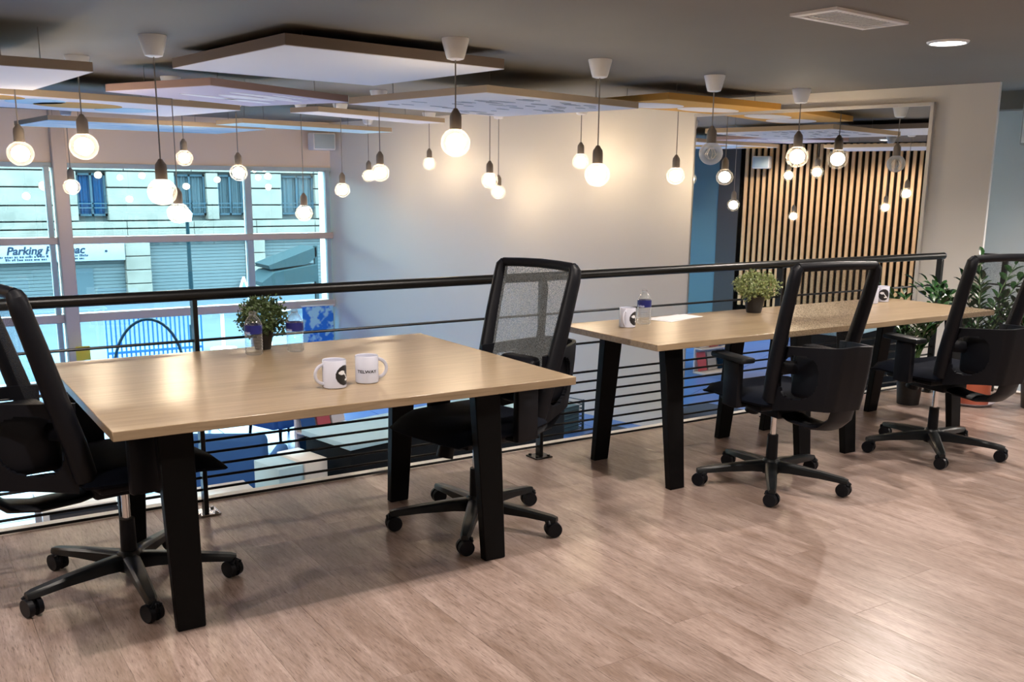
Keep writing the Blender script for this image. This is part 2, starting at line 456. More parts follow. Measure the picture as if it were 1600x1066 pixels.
def along(s, off=0.0, z=0.0):
    """point on the slanting wall, s metres from its free end, off metres into the room"""
    q = P1 + WD*s + WN*off
    return Vector((q.x, q.y, z))
WALL_M = Matrix(((WD.x, WN.x, 0, P1.x), (WD.y, WN.y, 0, P1.y), (0, 0, 1, 0), (0, 0, 0, 1)))   # local x along wall, y into room

# ------------------------------------------------------------------ the setting: gallery floor in planks
floor = struct(obj('floor', MB().box(-3.0, 6.80, -2.5, 4.34, -0.30, -0.012), M['sub'], smooth=False), 'oak vinyl plank floor of the gallery')
PW, PLN = 0.20, 1.25
pm = MB().rbox(-PW/2+0.0003, PW/2-0.0003, -PLN/2+0.0003, PLN/2-0.0003, -0.012, 0.0, r=0.0005, seg=1)
plank_me = None
i = 0
x = -0.9
while x < 6.8 - 1e-6:
    y = 4.34; k = 0
    off = (i*0.437) % 1.0*PLN
    while y > 0.35:
        L = PLN if k else (0.35 + off*0.7)
        y2 = y - L; w = min(PW, 6.8 - x)
        if plank_me is None:
            o = obj('plank', pm, M['plank'], floor); plank_me = o.data
        else: o = share('plank', plank_me, floor)
        o.location = (x + w/2, (y+y2)/2, 0); o.scale = (w/PW, L/PLN, 1)
        y = y2; k += 1
    x += PW; i += 1
rest = MB().box(-3.0, -0.9, -2.5, 4.34, -0.012, 0).box(-0.9, 6.8, -2.5, 0.2, -0.012, -0.001)
obj('plank_field', rest, M['plank'], floor, smooth=False)['kind'] = 'stuff'
struct(obj('trim_1', MB().box(-3.0, 6.87, 4.34, 4.405, -0.30, 0.010).box(6.80, 6.87, -2.5, 4.34, -0.30, 0.010), M['white_metal'], smooth=False), 'white edge trim along the open side of the gallery floor')

# lower hall floor in tiles
lf = struct(obj('floor_lower', MB().box(-3.2, 13.5, -2.75, YW+0.2, ZL-0.2, ZL-0.006), M['grout'], smooth=False), 'tiled floor of the lower hall, coloured with the blue of daylight')
TS = 0.9
tm = None
for ix in range(10):
    for iy in range(8):
        x0, y0 = -1.6 + ix*TS, 6.45 + iy*TS
        if tm is None:
            o = obj('tile', MB().rbox(-TS/2+.004, TS/2-.004, -TS/2+.004, TS/2-.004, -0.008, 0, r=.002, seg=1), M['tile'], lf); tm = o.data
        else: o = share('tile', tm, lf)
        o.location = (x0+TS/2, y0+TS/2, ZL)

# ceiling
struct(obj('ceiling', MB().box(-3.2, 13.5, -2.75, YW+0.4, ZC, ZC+0.25), M['ceiling'], smooth=False), 'dark grey ceiling over gallery and hall')
# walls
struct(obj('wall_back', MB().box(-3.2, 13.5, -2.75, -2.5, ZL-.2, ZC+.2), M['wall'], smooth=False))
wl = struct(obj('wall_left', MB().box(-3.2, -3.0, -2.5, YW, ZL, ZC), M['wall'], smooth=False), 'side wall with oak slats, reflected in the mirror')
obj('felt_backing', MB().box(-3.0, -2.985, 4.4, 10.25, ZL, ZC), M['black_felt'], wl, smooth=False)
obj('charcoal_panel', MB().box(-3.0, -2.95, 10.25, 10.68, ZL, ZC), M['charcoal'], wl, smooth=False)
obj('teal_panel', MB().box(-3.0, -2.97, 10.68, 12.4, ZL, ZC), M['teal'], wl, smooth=False)
sm = None
y = 4.5
while y < 10.2:
    if sm is None:
        o = obj('slat', MB().rbox(-0.03, 0.03, -0.030, 0.030, ZL+0.25, ZC-0.02, r=.004, seg=1), M['slat'], wl); sm = o.data
    else: o = share('slat', sm, wl)
    o.location = (-2.955, y, 0)
    y += 0.122
# slanting wall with the mirror
LW = 9.17
wr = struct(obj('wall_right', MB().box(0, LW+0.3, -0.03, 0, ZL, ZC, WALL_M), M['wall'], smooth=False), 'long white wall of the hall')
struct(obj('trim_2', MB().box(-0.006, 0.0, -0.032, 0.006, ZL, ZC, WALL_M), M['white_metal'], smooth=False), 'pale corner bead on the free end of the white wall')
# recessed wall behind
struct(obj('wall_recess', MB().box(-8.0, 3.0, -1.15, -1.0, ZL, ZC, WALL_M), mat('cool_white_paint', (0.66, 0.68, 0.67), 0.7), smooth=False), 'cool white wall set back behind the end of the long wall')
struct(obj('trim_3', MB().box(-8.0, 3.0, -1.0, -0.80, ZC-0.16, ZC, WALL_M), M['ceiling'], smooth=False), 'grey boxing under the ceiling of the recess')
# window wall: header, posts, rails, glass
struct(obj('wall_window', MB().box(-3.2, 7.0, YW, YW+0.3, 1.66, ZC), M['beige'], smooth=False), 'beige wall band above the windows')
struct(obj('pillar', MB().rbox(1.925, 2.09, YW-0.14, YW+0.12, ZL, ZC, r=.008, seg=1), M['mullion'], smooth=False), 'taupe pillar between the two window bays')
def window(n, x0, x1, mulls):
    fr = obj('window_%d' % n, MB().box(x0, x1, YW-.02, YW+.08, 1.60, 1.66).box(x0, x1, YW-.05, YW+.08, ZL, ZL+.07), M['mullion_grey'], smooth=False)
    struct(fr, 'tall window bay with mullions onto the street')
    obj('transom', MB().rbox(x0, x1, YW-.06, YW+.08, .64, .73, r=.006, seg=1), M['mullion'], fr)
    obj('transom', MB().rbox(x0, x1, YW-.06, YW+.08, -.37, -.26, r=.006, seg=1), M['mullion'], fr)
    for a, w in mulls:
        obj('mullion', MB().rbox(a-w/2, a+w/2, YW-.04, YW+.07, ZL, 1.62, r=.004, seg=1), M['mullion_grey'], fr)
    for z0, z1 in ((ZL+.07, -.37), (-.26, .64), (.73, 1.60)):
        xs = [x0] + [a for a, w in mulls if x0+.1 < a < x1-.1] + [x1]
        for a, b in zip(xs[:-1], xs[1:]):
            obj('pane', MB().box(a, b, YW+.02, YW+.028, z0, z1), M['pane'], fr, smooth=False)
    return fr
window(1, 2.09, 5.66, ((4.42, .09), (5.60, .06)))
window(2, -3.0, 1.925, ((-1.4, .08), (0.3, .08), (1.86, .06)))

# ------------------------------------------------------------------ mirror on the slanting wall
mr_ = thing('wall_mirror', 'tall wall mirror with thin pale frame reflecting oak slats and bulbs', 'mirror', along(1.7, 0, ZL))
mr_.rotation_euler = (0, 0, math.atan2(WD.y, WD.x))
# WD direction = local +x ; room side is local +y or -y
ys = 1 if Vector((-WD.y, WD.x)).dot(WN) > 0 else -1
def mbox(b, x0, x1, y0, y1, z0, z1): return b.box(x0, x1, min(y0*ys, y1*ys), max(y0*ys, y1*ys), z0, z1)
MX0, MX1, MZ0, MZ1 = 0.50-1.7, 2.90-1.7, 0.06, 2.165-ZL
obj('mirror_glass', mbox(MB(), MX0+.02, MX1-.01, 0.002, 0.018, MZ0+.02, MZ1-.02), M['mirror'], mr_, smooth=False)
fb = MB()
mbox(fb, MX0, MX0+.03, 0, .04, MZ0, MZ1); mbox(fb, MX1-.012, MX1, 0, .03, MZ0, MZ1)
mbox(fb, MX0, MX1, 0, .04, MZ1-.028, MZ1); mbox(fb, MX0, MX1, 0, .04, MZ0, MZ0+.02)
obj('mirror_frame', fb, M['frame_pale'], mr_, smooth=False)

# ------------------------------------------------------------------ downlights and vent
def downlight(x, y, label, power=1.0):
    t = thing('downlight', label, 'ceiling light', (x, y, ZC), 0, 'recessed downlights')
    obj('light_disc', MB().cyl((0, 0, -0.004), (0, 0, -0.010), 0.10, n=32), M['down'], t)
    obj('trim_ring', MB().lathe([(0.100, 0.0), (0.100, -0.012), (0.108, -0.014), (0.118, -0.006), (0.120, 0.0)], 32), M['white'], t)
    l = bpy.data.lights.new('downlight_lamp', 'SPOT'); l.energy = DOWN_POWER*power; l.color = DOWN_TINT
    l.spot_size = math.radians(150); l.spot_blend = 0.5; l.shadow_soft_size = 0.03
    lo = bpy.data.objects.new('downlight_lamp', l); COL.objects.link(lo); lo.parent = t; lo.location = (0, 0, -0.03)
    return t
downlight(5.48, 3.73, 'round white downlight glowing in the grey ceiling beside the air vent', 1.35)
for x, y, pw, lb in (
    (0.73, 2.49, 1.15, 'round white downlight above the front edge of the large table'),
    (2.71, 2.60, 1.05, 'round white downlight above the gap between the large and middle tables'),
    (4.75, 2.35, 1.0, 'round white downlight above the chair at the end table'),
    (-1.3, 2.5, .7, 'round white downlight over the gallery beyond the short end of the large table'),
    (1.4, 0.2, .5, 'round white downlight over the back of the gallery behind the large table'),
    (3.8, 0.2, .75, 'round white downlight over the open gallery floor'),
    (6.0, 0.6, .9, 'round white downlight over the gallery floor by the return railing'),
    (-1.9, 5.4, 1.1, 'unseen downlight added to brighten the slats, the one by the railing'),  # this and the next two are added lamps, out of view, brightening the slats
    (-1.9, 7.3, 1.1, 'unseen downlight added to brighten the middle of the slats'),
    (-1.9, 9.2, 1.1, 'unseen downlight added to brighten the slats next to the charcoal panel'),
    (9.0, 2.7, 4.5, 'unseen downlight added to brighten the recess beyond the end of the white wall')):  # added lamp outside the view, lifts the dark recess wall
    downlight(x, y, lb, pw)

v = thing('ceiling_vent', 'white rectangular air vent with slats in the grey ceiling', 'vent', (4.33, 3.52, ZC), math.radians(6))
vf = MB()
for a in ((-.33, .33, .10, .135), (-.33, .33, -.135, -.10), (-.33, -.29, -.10, .10), (.29, .33, -.10, .10)): vf.box(a[0], a[1], a[2], a[3], -.014, 0)
obj('frame', vf, M['white'], v, smooth=False)
obj('cavity', MB().box(-.29, .29, -.10, .10, -.002, 0), M['grille_dark'], v, smooth=False)
bm_ = None
for k in range(17):
    xx = -.272 + k*.034
    if bm_ is None:
        o = obj('slat', MB().box(-.006, .006, -.10, .10, -.0115, -.009), M['white'], v, smooth=False); bm_ = o.data
    else: o = share('slat', bm_, v)
    o.location = (xx, 0, -.001)

# ------------------------------------------------------------------ suspended acoustic panels
def panel(name, label, N, a, b, z, th, face, edge, prints=None, wires=True):
    """N near corner, a and b edge vectors (2-D)"""
    N, a, b = Vector(N), Vector(a), Vector(b)
    t = thing('ceiling_panel', label, 'acoustic panel', ((N.x + (a.x+b.x)/2), (N.y + (a.y+b.y)/2), z), 0, 'suspended acoustic panels')
    c = (a+b)/2
    P = [-c, -c+a, -c+a+b, -c+b]
    obj('board', MB().prism([(q.x, q.y) for q in P], 0.004, th), edge, t, smooth=False)
    obj('face', MB().prism([(q.x, q.y) for q in P], 0.0, 0.004), face, t, smooth=False)
    if wires:
        for u, w in ((.15, .15), (.85, .15), (.85, .85), (.15, .85)):
            q = -c + a*u + b*w
            obj('hanging_wire', MB().cyl((q.x, q.y, th), (q.x, q.y, ZC - z), 0.0025, n=6), M['cord'], t)
    if prints:
        for nm, m, shapes in prints:
            mb = MB()
            for (u, w, ru, rw) in shapes:
                ctr = -c + a*u + b*w
                poly = []
                for k in range(28):
                    an = 2*PI*k/28
                    q = ctr + a.normalized()*ru*math.cos(an) + b.normalized()*rw*math.sin(an)
                    poly.append((q.x, q.y))
                mb.prism(poly, -0.003, 0.0)
            obj(nm, mb, m, t, smooth=False)
    return t
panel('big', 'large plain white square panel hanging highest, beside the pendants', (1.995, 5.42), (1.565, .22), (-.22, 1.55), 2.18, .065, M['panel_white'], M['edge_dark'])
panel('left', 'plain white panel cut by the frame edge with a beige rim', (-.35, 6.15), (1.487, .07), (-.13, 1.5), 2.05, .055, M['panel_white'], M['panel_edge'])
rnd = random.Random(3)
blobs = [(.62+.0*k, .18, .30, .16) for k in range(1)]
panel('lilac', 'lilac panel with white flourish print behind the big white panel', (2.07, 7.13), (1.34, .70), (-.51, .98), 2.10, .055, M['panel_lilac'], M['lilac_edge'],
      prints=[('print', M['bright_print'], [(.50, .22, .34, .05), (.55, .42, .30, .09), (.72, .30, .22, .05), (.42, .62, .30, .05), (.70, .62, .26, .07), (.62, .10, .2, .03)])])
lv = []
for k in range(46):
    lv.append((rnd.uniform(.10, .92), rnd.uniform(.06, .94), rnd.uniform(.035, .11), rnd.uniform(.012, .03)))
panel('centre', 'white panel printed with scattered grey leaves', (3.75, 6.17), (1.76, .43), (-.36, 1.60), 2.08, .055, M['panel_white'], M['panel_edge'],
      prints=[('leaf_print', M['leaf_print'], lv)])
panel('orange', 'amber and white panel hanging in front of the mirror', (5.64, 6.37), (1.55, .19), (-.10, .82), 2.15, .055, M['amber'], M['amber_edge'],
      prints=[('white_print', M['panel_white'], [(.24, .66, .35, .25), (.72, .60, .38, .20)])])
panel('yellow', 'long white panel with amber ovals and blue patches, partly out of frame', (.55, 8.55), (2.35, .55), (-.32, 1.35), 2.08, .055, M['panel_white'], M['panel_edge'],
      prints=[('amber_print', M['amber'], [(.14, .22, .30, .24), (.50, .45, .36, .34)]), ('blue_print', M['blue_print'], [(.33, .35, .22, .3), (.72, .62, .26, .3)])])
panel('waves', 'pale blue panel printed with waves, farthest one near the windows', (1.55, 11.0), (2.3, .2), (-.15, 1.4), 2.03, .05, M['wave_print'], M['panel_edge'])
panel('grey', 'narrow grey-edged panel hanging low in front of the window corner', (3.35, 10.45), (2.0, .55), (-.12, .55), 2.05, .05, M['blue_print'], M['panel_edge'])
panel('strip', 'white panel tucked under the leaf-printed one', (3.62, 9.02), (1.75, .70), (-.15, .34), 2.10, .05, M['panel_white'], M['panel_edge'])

# ------------------------------------------------------------------ pendant bulbs
bulb_me = {}
def globe(r, z0, sq=0.94, n=24, m=14, neck=0.0):
    pr = []
    for k in range(m+1):
        an = PI*k/m
        pr.append((max(0.0, r*math.sin(an)) if 0 < k < m else 0.0, z0 + r*sq*math.cos(an)))
    return pr
def pendant(x, y, zb, dia, label, lit=True):
    """zb: height of the bulb's centre; dia: globe diameter"""
    t = thing('pendant_bulb', label, 'pendant light', (x, y, ZC), 0, 'bare bulb pendants over the hall')
    s = dia/0.178
    zt = zb - ZC
    r = dia/2
    obj('ceiling_cap', MB().lathe([(0, 0), (.083, 0), (.083, -.010), (.060, -.095), (.052, -.118), (.030, -.125), (0, -.125)], 28), M['white'], t)
    zs = zt + r*0.86
    obj('cord', MB().cyl((0, 0, -.12), (0, 0, zs+.11*s), 0.0045, n=8), M['cord'], t)
    obj('socket', MB().lathe([(0, zs+.125*s), (.012*s, zs+.122*s), (.020*s, zs+.108*s), (.033*s, zs+.090*s), (.036*s, zs+.070*s), (.036*s, zs+.0), (0, zs)], 20), M['socket'], t)
    g = obj('bulb', MB().lathe(globe(r, zt), 28), M['bulb'] if lit else M['bulb_off'], t)
    if lit:
        obj('glowing_core', MB().lathe(globe(r*.66, zt, .93), 20), M['core'], g)
    else:
        fm = MB()
        for k in range(7):
            a = 2*PI*k/7; a2 = a + 0.6
            fm.cyl((.008*math.cos(a), .008*math.sin(a), zt+r*.6), (r*.5*math.cos(a2), r*.5*math.sin(a2), zt-r*.1), .0022, n=5)
            fm.cyl((r*.5*math.cos(a2), r*.5*math.sin(a2), zt-r*.1), (.01*math.cos(a), .01*math.sin(a), zt-r*.55), .0022, n=5)
        obj('filament', fm, M['filament'], g)
    return t
PEND = [
 (1.515, 6.37, 1.376, .178, 'large lit bulb pendant hanging low beside the big white panel'),
 (3.05, 5.385, 1.691, .182, 'large lit bulb pendant on a short cord in front of the big white panel'),
 (4.355, 5.646, 1.518, .180, 'large lit bulb pendant between the leaf panel and the amber panel'),
 (7.046, 6.20, 1.714, .200, 'lit bulb pendant hanging close in front of the mirror'),
 (.955, 8.245, 1.633, .190, 'lit bulb pendant at the edge of the picture, under the cut-off white panel'),
 (1.31, 7.72, 1.68, .200, 'lit bulb pendant beside the cut-off white panel, in front of the pillar'),
 (1.972, 12.62, 1.369, .195, 'small lit bulb pendant beside the window pillar'),
 (2.826, 10.838, 1.687, .178, 'small lit bulb pendant in front of the beige band, above the dark street window'),
 (2.2, 8.727, 1.175, .190, 'low lit bulb pendant just beneath the largest one, before the window'),
 (3.146, 10.018, 1.535, .178, 'lit bulb pendant before the window mullion under the lilac panel'),
 (3.687, 9.65, 1.14, .178, 'lowest lit bulb pendant near the corner of window and white wall'),
 (4.450, 10.44, 1.367, .172, 'lit bulb pendant just clear of the window, before the white wall'),
 (5.40, 11.80, 1.54, .170, 'farther of two overlapping lit bulbs before the white wall'),
 (4.119, 8.742, 1.543, .178, 'nearer of two overlapping lit bulbs before the white wall'),
 (5.857, 11.002, 1.689, .165, 'smallest lit bulb pendant alone before the warm patch of the white wall'),
 (5.434, 8.876, 1.485, .178, 'higher of two lit bulbs touching in view under the leaf panel'),
 (6.10, 9.77, 1.36, .172, 'lower of two lit bulbs touching in view under the leaf panel'),
 (6.429, 8.634, 1.697, .177, 'small lit bulb pendant behind the large one near the amber panel'),
 (6.70, 7.42, 1.544, .182, 'lit bulb pendant beside the edge of the mirror'),
]
for a in PEND: pendant(*a)
pendant(5.68, 5.885, 1.702, .190, 'unlit clear bulb pendant with visible filament before the mirror edge', lit=False)
pendant(-.53, 8.5, .953, .178, 'lit bulb pendant seen only in the mirror, high')
pendant(-.62, 7.0, 1.134, .178, 'lit bulb pendant seen only in the mirror, low')

# ------------------------------------------------------------------ railing
def post(mb, x, y, z1=0.955):
    mb.rbox(x-.010, x+.010, y-.024, y+.024, 0.006, z1, r=.003, seg=1)
rl = thing('railing', 'long black metal railing with horizontal bars along the gallery edge', 'railing', (3.0, YR, 0))
def loc_(o, dx=-3.0, dy=-YR): o.location = (dx, dy, 0); return o
loc_(obj('handrail', MB().tube([(-3.0, YR, .97), (1.0, YR, .97), (4.0, YR, .975), (6.345, YR, .978)], .024, 14), M['rail'], rl))
for z in (.775, .60, .44, .385, .33, .275, .22, .165, .11, .06):
    loc_(obj('bar', MB().tube([(-3.0, YR, z), (6.31, YR, z)], .0062, 8), M['rail'], rl))
for x in (-2.5, -.70, 1.095, 2.887, 4.68, 6.31):
    b = MB(); post(b, x, YR); loc_(obj('post', b, M['rail'], rl))
    b = MB().rbox(x-.055, x+.055, YR-.05, YR+.05, 0.0, .008, r=.002, seg=1)
    for sx in (-.038, .038):
        for sy in (-.034, .034): b.cyl((x+sx, YR+sy, .008), (x+sx, YR+sy, .016), .008, n=6)
    loc_(obj('base_plate', b, M['chrome'] if x < 2 else M['rail'], rl))
r2 = thing('railing', 'short black railing returning along the stair side behind the plants', 'railing', (6.72, 3.0, 0))
def l2(o): o.location = (-6.72, -3.0, 0); return o
l2(obj('handrail', MB().tube([(6.72, 4.14, .97), (6.72, .3, .97)], .022, 12), M['rail'], r2))
for z in (.775, .60, .44, .33, .22, .11):
    l2(obj('bar', MB().tube([(6.72, 4.10, z), (6.72, .3, z)], .006, 8), M['rail'], r2))
for y in (3.95, 2.2, .5):
    l2(obj('post', MB().rbox(6.71, 6.73, y-.02, y+.02, 0, .955, r=.003, seg=1), M['rail'], r2))

# ------------------------------------------------------------------ tables
def table(x0, x1, y0, y1, lx0, lx1, ly0, ly1, label, zt=.74, th=.030):
    cx, cy = (x0+x1)/2, (y0+y1)/2
    t = thing('table', label, 'table', (cx, cy, 0), 0, 'oak tables with black legs')
    obj('tabletop', MB().rbox(x0-cx, x1-cx, y0-cy, y1-cy, zt-th, zt, r=.0018, seg=1), M['oak'], t)
    fr = MB()
    for lx in (lx0, lx1): fr.box(lx-cx-.03, lx-cx+.03, y0+.16-cy, y1-.16-cy, zt-th-.035, zt-th)
    fr.box(lx0-cx, lx1-cx, -.02, .02, zt-th-.035, zt-th-.005)
    obj('underframe', fr, M['leg'], t, smooth=False)
    for lx in (lx0, lx1):
        for fy, sgn in ((ly0, 1), (ly1, -1)):
            ty = fy + sgn*0.075      # legs splay outwards towards the floor
            b = MB()
            n = 6
            def leg(u, v, lx=lx, fy=fy, ty=ty): pass
            w0, w1, d0, d1 = .046, .058, .020, .026
            vs = []
            for (z, yy, w, d) in ((0.0, fy, w0, d0), (zt-th, ty, w1, d1)):
                vs.append([b.bm.verts.new((lx-cx+sx*w, yy-cy+sy*d, z)) for sx, sy in ((-1, -1), (1, -1), (1, 1), (-1, 1))])
            b.bm.faces.new(vs[0][::-1]); b.bm.faces.new(vs[1])
            for k in range(4): b.bm.faces.new((vs[0][k], vs[0][(k+1) % 4], vs[1][(k+1) % 4], vs[1][k]))
            bmesh.ops.bevel(b.bm, geom=list(b.bm.edges), offset=.004, segments=1, affect='EDGES')
            obj('leg', b, M['leg'], t)
    return t
table(.501, 2.139, 2.866, 4.121, .733, 1.905, 3.072, 3.915, 'large square oak table with mugs, bottles and a bushy potted plant')
table(2.90, 4.225, 3.281, 4.045, 3.14, 4.05, 3.385, 3.985, 'oak table at the middle of the railing with mug, bottle and paper')
table(4.231, 5.53, 3.281, 4.045, 4.42, 5.40, 3.385, 3.985, 'oak table at the end of the row with two mugs, beside the glossy plants')

# ------------------------------------------------------------------ office chairs (facing +Y when unrotated)
def make_chair(label, loc, rz, spine=False, pale=False, base_rot=0.0):
    t = thing('office_chair', label, 'chair', loc, rz, 'black office chairs at the tables')
    # seat
    def seat_fn(top):
        def f(u, v):
            a, b = u*2-1, v*2-1
            x = a*.258*(1-.10*b*b*abs(a)); y = b*.255 + .045
            e = max(abs(a), abs(b))
            ed = max(0, (e-.72)/.28)
            z = .505 - .030*ed*ed - (0.03*max(0, b-.5)/.5)
            if not top: z = .440 + .012*ed*ed - (0.02*max(0, b-.5)/.5)
            k = 1-.02*max(0, abs(a)*abs(b)-.5)*6
            return (x*k, .03+(y-.03)*k, z)
        return f
    b = MB(); b.grid(seat_fn(True), 12, 12); b.grid(seat_fn(False), 12, 12)
    # rim
    N = 12
    top = [seat_fn(True)(i/N, 0) for i in range(N+1)] + [seat_fn(True)(1, j/N) for j in range(1, N+1)] + [seat_fn(True)(i/N, 1) for i in range(N-1, -1, -1)] + [seat_fn(True)(0, j/N) for j in range(N-1, 0, -1)]
    bot = [seat_fn(False)(i/N, 0) for i in range(N+1)] + [seat_fn(False)(1, j/N) for j in range(1, N+1)] + [seat_fn(False)(i/N, 1) for i in range(N-1, -1, -1)] + [seat_fn(False)(0, j/N) for j in range(N-1, 0, -1)]
    n = len(top)
    cen = Vector((0, .03, .47))
    tv = [b.bm.verts.new(p) for p in top]; bv = [b.bm.verts.new(p) for p in bot]
    mv = [b.bm.verts.new(((p[0])*1.03, .03+(p[1]-.03)*1.03, (p[2]+q[2])/2)) for p, q in zip(top, bot)]
    for k in range(n):
        k2 = (k+1) % n
        b.bm.faces.new((tv[k], tv[k2], mv[k2], mv[k])); b.bm.faces.new((mv[k], mv[k2], bv[k2], bv[k]))
    bmesh.ops.remove_doubles(b.bm, verts=b.bm.verts, dist=1e-4)
    obj('seat', b, M['fabric'], t)
    obj('seat_pan', MB().rbox(-.20, .20, -.15, .18, .415, .447, r=.012), M['plastic'], t)
    # mechanism with levers and knob
    mech = obj('mechanism', MB().rbox(-.085, .085, -.13, .12, .365, .420, r=.012), M['plastic'], t)
    obj('knob', MB().cyl((0, .155, .405), (0, .175, .335), .032, .036, n=18).rbox(-.02, .02, .10, .17, .38, .41, r=.004), M['plastic'], mech)
    obj('lever', MB().tube([(.06, .03, .39), (.19, .04, .395), (.245, .045, .40)], .006, 8).rbox(.235, .285, .034, .056, .388, .404, r=.004), M['plastic'], mech)
    # gas column
    obj('column_sleeve', MB().cyl((0, 0, .085), (0, 0, .255), .029, .026, n=20), M['plastic'], t)
    obj('gas_lift', MB().cyl((0, 0, .25), (0, 0, .375), .0145, n=16), M['chrome'], t, ).__setitem__('label', 'chrome gas lift')
    # five-star base
    obj('base_hub', MB().lathe([(0, .06), (.040, .06), (.048, .075), (.046, .120), (.034, .135), (0, .135)], 24), M['plastic_base'], t)
    cast_me = None
    for k in range(5):
        an = base_rot + 2*PI*k/5
        ca, sa = math.cos(an), math.sin(an)
        b = MB(); sec = []
        for r, w, z0, z1 in ((.02, .030, .070, .125), (.10, .028, .076, .120), (.24, .024, .074, .106), (.350, .020, .066, .092), (.372, .014, .066, .086)):
            c = Vector((ca*r, sa*r, 0)); q = Vector((-sa, ca, 0))
            sec.append([b.bm.verts.new(c + q*w*sx + Vector((0, 0, z))) for sx, z in ((-1, z0), (1, z0), (.98, z1-.008), (.62, z1), (-.62, z1), (-.98, z1-.008))])
        for s0, s1 in zip(sec[:-1], sec[1:]):
            for j in range(6): b.bm.faces.new((s0[j], s0[(j+1) % 6], s1[(j+1) % 6], s1[j]))
        b.bm.faces.new(sec[0][::-1]); b.bm.faces.new(sec[-1])
        obj('base_arm', b, M['plastic_base'], t)
        # twin-wheel caster
        if cast_me is None:
            b = MB()
            for sx in (-1, 1):
                b.cyl((sx*.007, 0, 0), (sx*.024, 0, 0), .0315, .029, n=20)
            b.cyl((-.007, 0, 0), (.007, 0, 0), .013, n=12)
            b.rbox(-.0065, .0065, -.030, .012, -.004, .036, r=.003, seg=1)
            b.tube([(-.018, -.022, .024), (0, -.016, .038), (.018, -.022, .024)], .006, 6)
            b.cyl((0, 0, .02), (0, 0, .046), .009, n=10)
            c = obj('caster', b, M['plastic'], t); cast_me = c.data
        else: c = share('caster', cast_me, t)
        c.location = (ca*.355, sa*.355, .0335); c.scale = (1.08, 1.08, 1.06)
        c.rotation_euler = (0, 0, an*1.7 + k)
    # back support: J-bar and lower shell
    obj('back_bar', MB().tube([(0, -.05, .395), (0, -.17, .372), (0, -.30, .368), (0, -.39, .385), (0, -.445, .43), (0, -.468, .50), (0, -.485, .58)], [.018, .020, .021, .022, .021, .020, .018], 12, sx=.85, sy=3.4, up=(1, 0, 0)), M['plastic'], t)
    plan = [(0, 0, -.525), (.17, .080, -.522), (.27, .110, -.495), (.42, .138, -.430), (.60, .163, -.360), (.80, .188, -.280), (1.0, .202, -.205)]
    def shell(u, v):
        a = u*2-1; m = abs(a); k = 0
        while k < 5 and m > plan[k+1][0]: k += 1
        f = (m-plan[k][0])/(plan[k+1][0]-plan[k][0])
        x = plan[k][1] + (plan[k+1][1]-plan[k][1])*f; y = plan[k][2] + (plan[k+1][2]-plan[k][2])*f
        z0 = .475 - .04*m*m; z1 = .770 - .03*m
        sc_ = 1 - .07*(1-v)**2
        return (math.copysign(x, a)*sc_, (y+.245)*(1-.16*(1-v)**1.5)-.245, z0 + (z1-z0)*v)
    b = MB(); vs = {}
    NU, NV = 88, 30
    for i in range(NU):
        for j in range(NV):
            cu, cv = (i+.5)/NU*2-1, (j+.5)/NV
            if abs((abs(cu)-.64)/.25)**2.6 + abs((cv-.52)/.34)**2.6 < 1: continue
            q = []
            for di, dj in ((0, 0), (1, 0), (1, 1), (0, 1)):
                key = (i+di, j+dj)
                if key not in vs:
                    pu, pv = key[0]/NU*2-1, key[1]/NV
                    dx, dy = (abs(pu)-.64)/.25, (pv-.52)/.34
                    fv = abs(dx)**2.6 + abs(dy)**2.6
                    if .2 < fv < 1:
                        g_ = fv**(-1/2.6); pu = math.copysign(.64+dx*g_*.25, pu); pv = .52+dy*g_*.34
                    vs[key] = b.bm.verts.new(shell((pu+1)/2, pv))
                q.append(vs[key])
            b.bm.faces.new(q)
    b.solidify(.016)
    obj('back_shell', b, M['plastic'], t)
    obj('back_carrier', MB().rbox(-.115, .115, -.455, -.225, .50, .715, r=.03, seg=3), M['plastic'], t)
    # back frame
    def stile(s): return [(s*.185, -.185, .48), (s*.200, -.215, .60), (s*.213, -.258, .74), (s*.221, -.302, .90), (s*.225, -.345, 1.05), (s*.223, -.353, 1.090), (s*.210, -.356, 1.104)]
    fr = MB()
    for s in (-1, 1): fr.tube(stile(s), [.031, .031, .030, .028, .026, .024, .020], 12, sx=1.25, sy=.98, up=(1, 0, 0))
    fr.tube([(-.214, -.356, 1.102), (-.11, -.370, 1.106), (0, -.375, 1.108), (.11, -.370, 1.106), (.214, -.356, 1.102)], .0200, 10)
    fr.tube([(-.205, -.235, .650), (-.11, -.265, .640), (0, -.275, .636), (.11, -.265, .640), (.205, -.235, .650)], .024, 10, sx=.7, sy=1.3)
    obj('back_frame', fr, M['plastic'], t)
    def mesh(u, v):
        a = u*2-1; z = .65 + v*.45
        w = .205 + .016*v
        y = -.235 - .119*v - .024*(1-a*a)
        return (a*w, y, z)
    obj('back_mesh', MB().grid(mesh, 10, 10), M['mesh_pale'] if pale else M['mesh'], t)
    if spine:
        obj('back_spine', MB().tube([(0, -.345, .56), (0, -.350, .66), (0, -.385, .82), (0, -.402, 1.00), (0, -.400, 1.045)], [.028, .026, .022, .020, .010], 10, sx=1.0, sy=.5, up=(0, 1, 0)), M['plastic'], t)
    # armrests
    for s in (-1, 1):
        ar = obj('armrest', MB().rbox(s*.275-.018, s*.275+.018, -.080, .035, .425, .645, r=.010).rbox(min(s*.275, s*.13), max(s*.275, s*.13), -.045, .015, .418, .438, r=.005), M['plastic'], t)
        obj('arm_pad', MB().rbox(s*.275-.040, s*.275+.040, -.135, .115, .645, .672, r=.011), M['plastic_base'], ar)
    return t
make_chair('black office chair at the short end of the large table, back seen edge-on', (.645, 3.54, 0), math.radians(-90+9), base_rot=1.08)
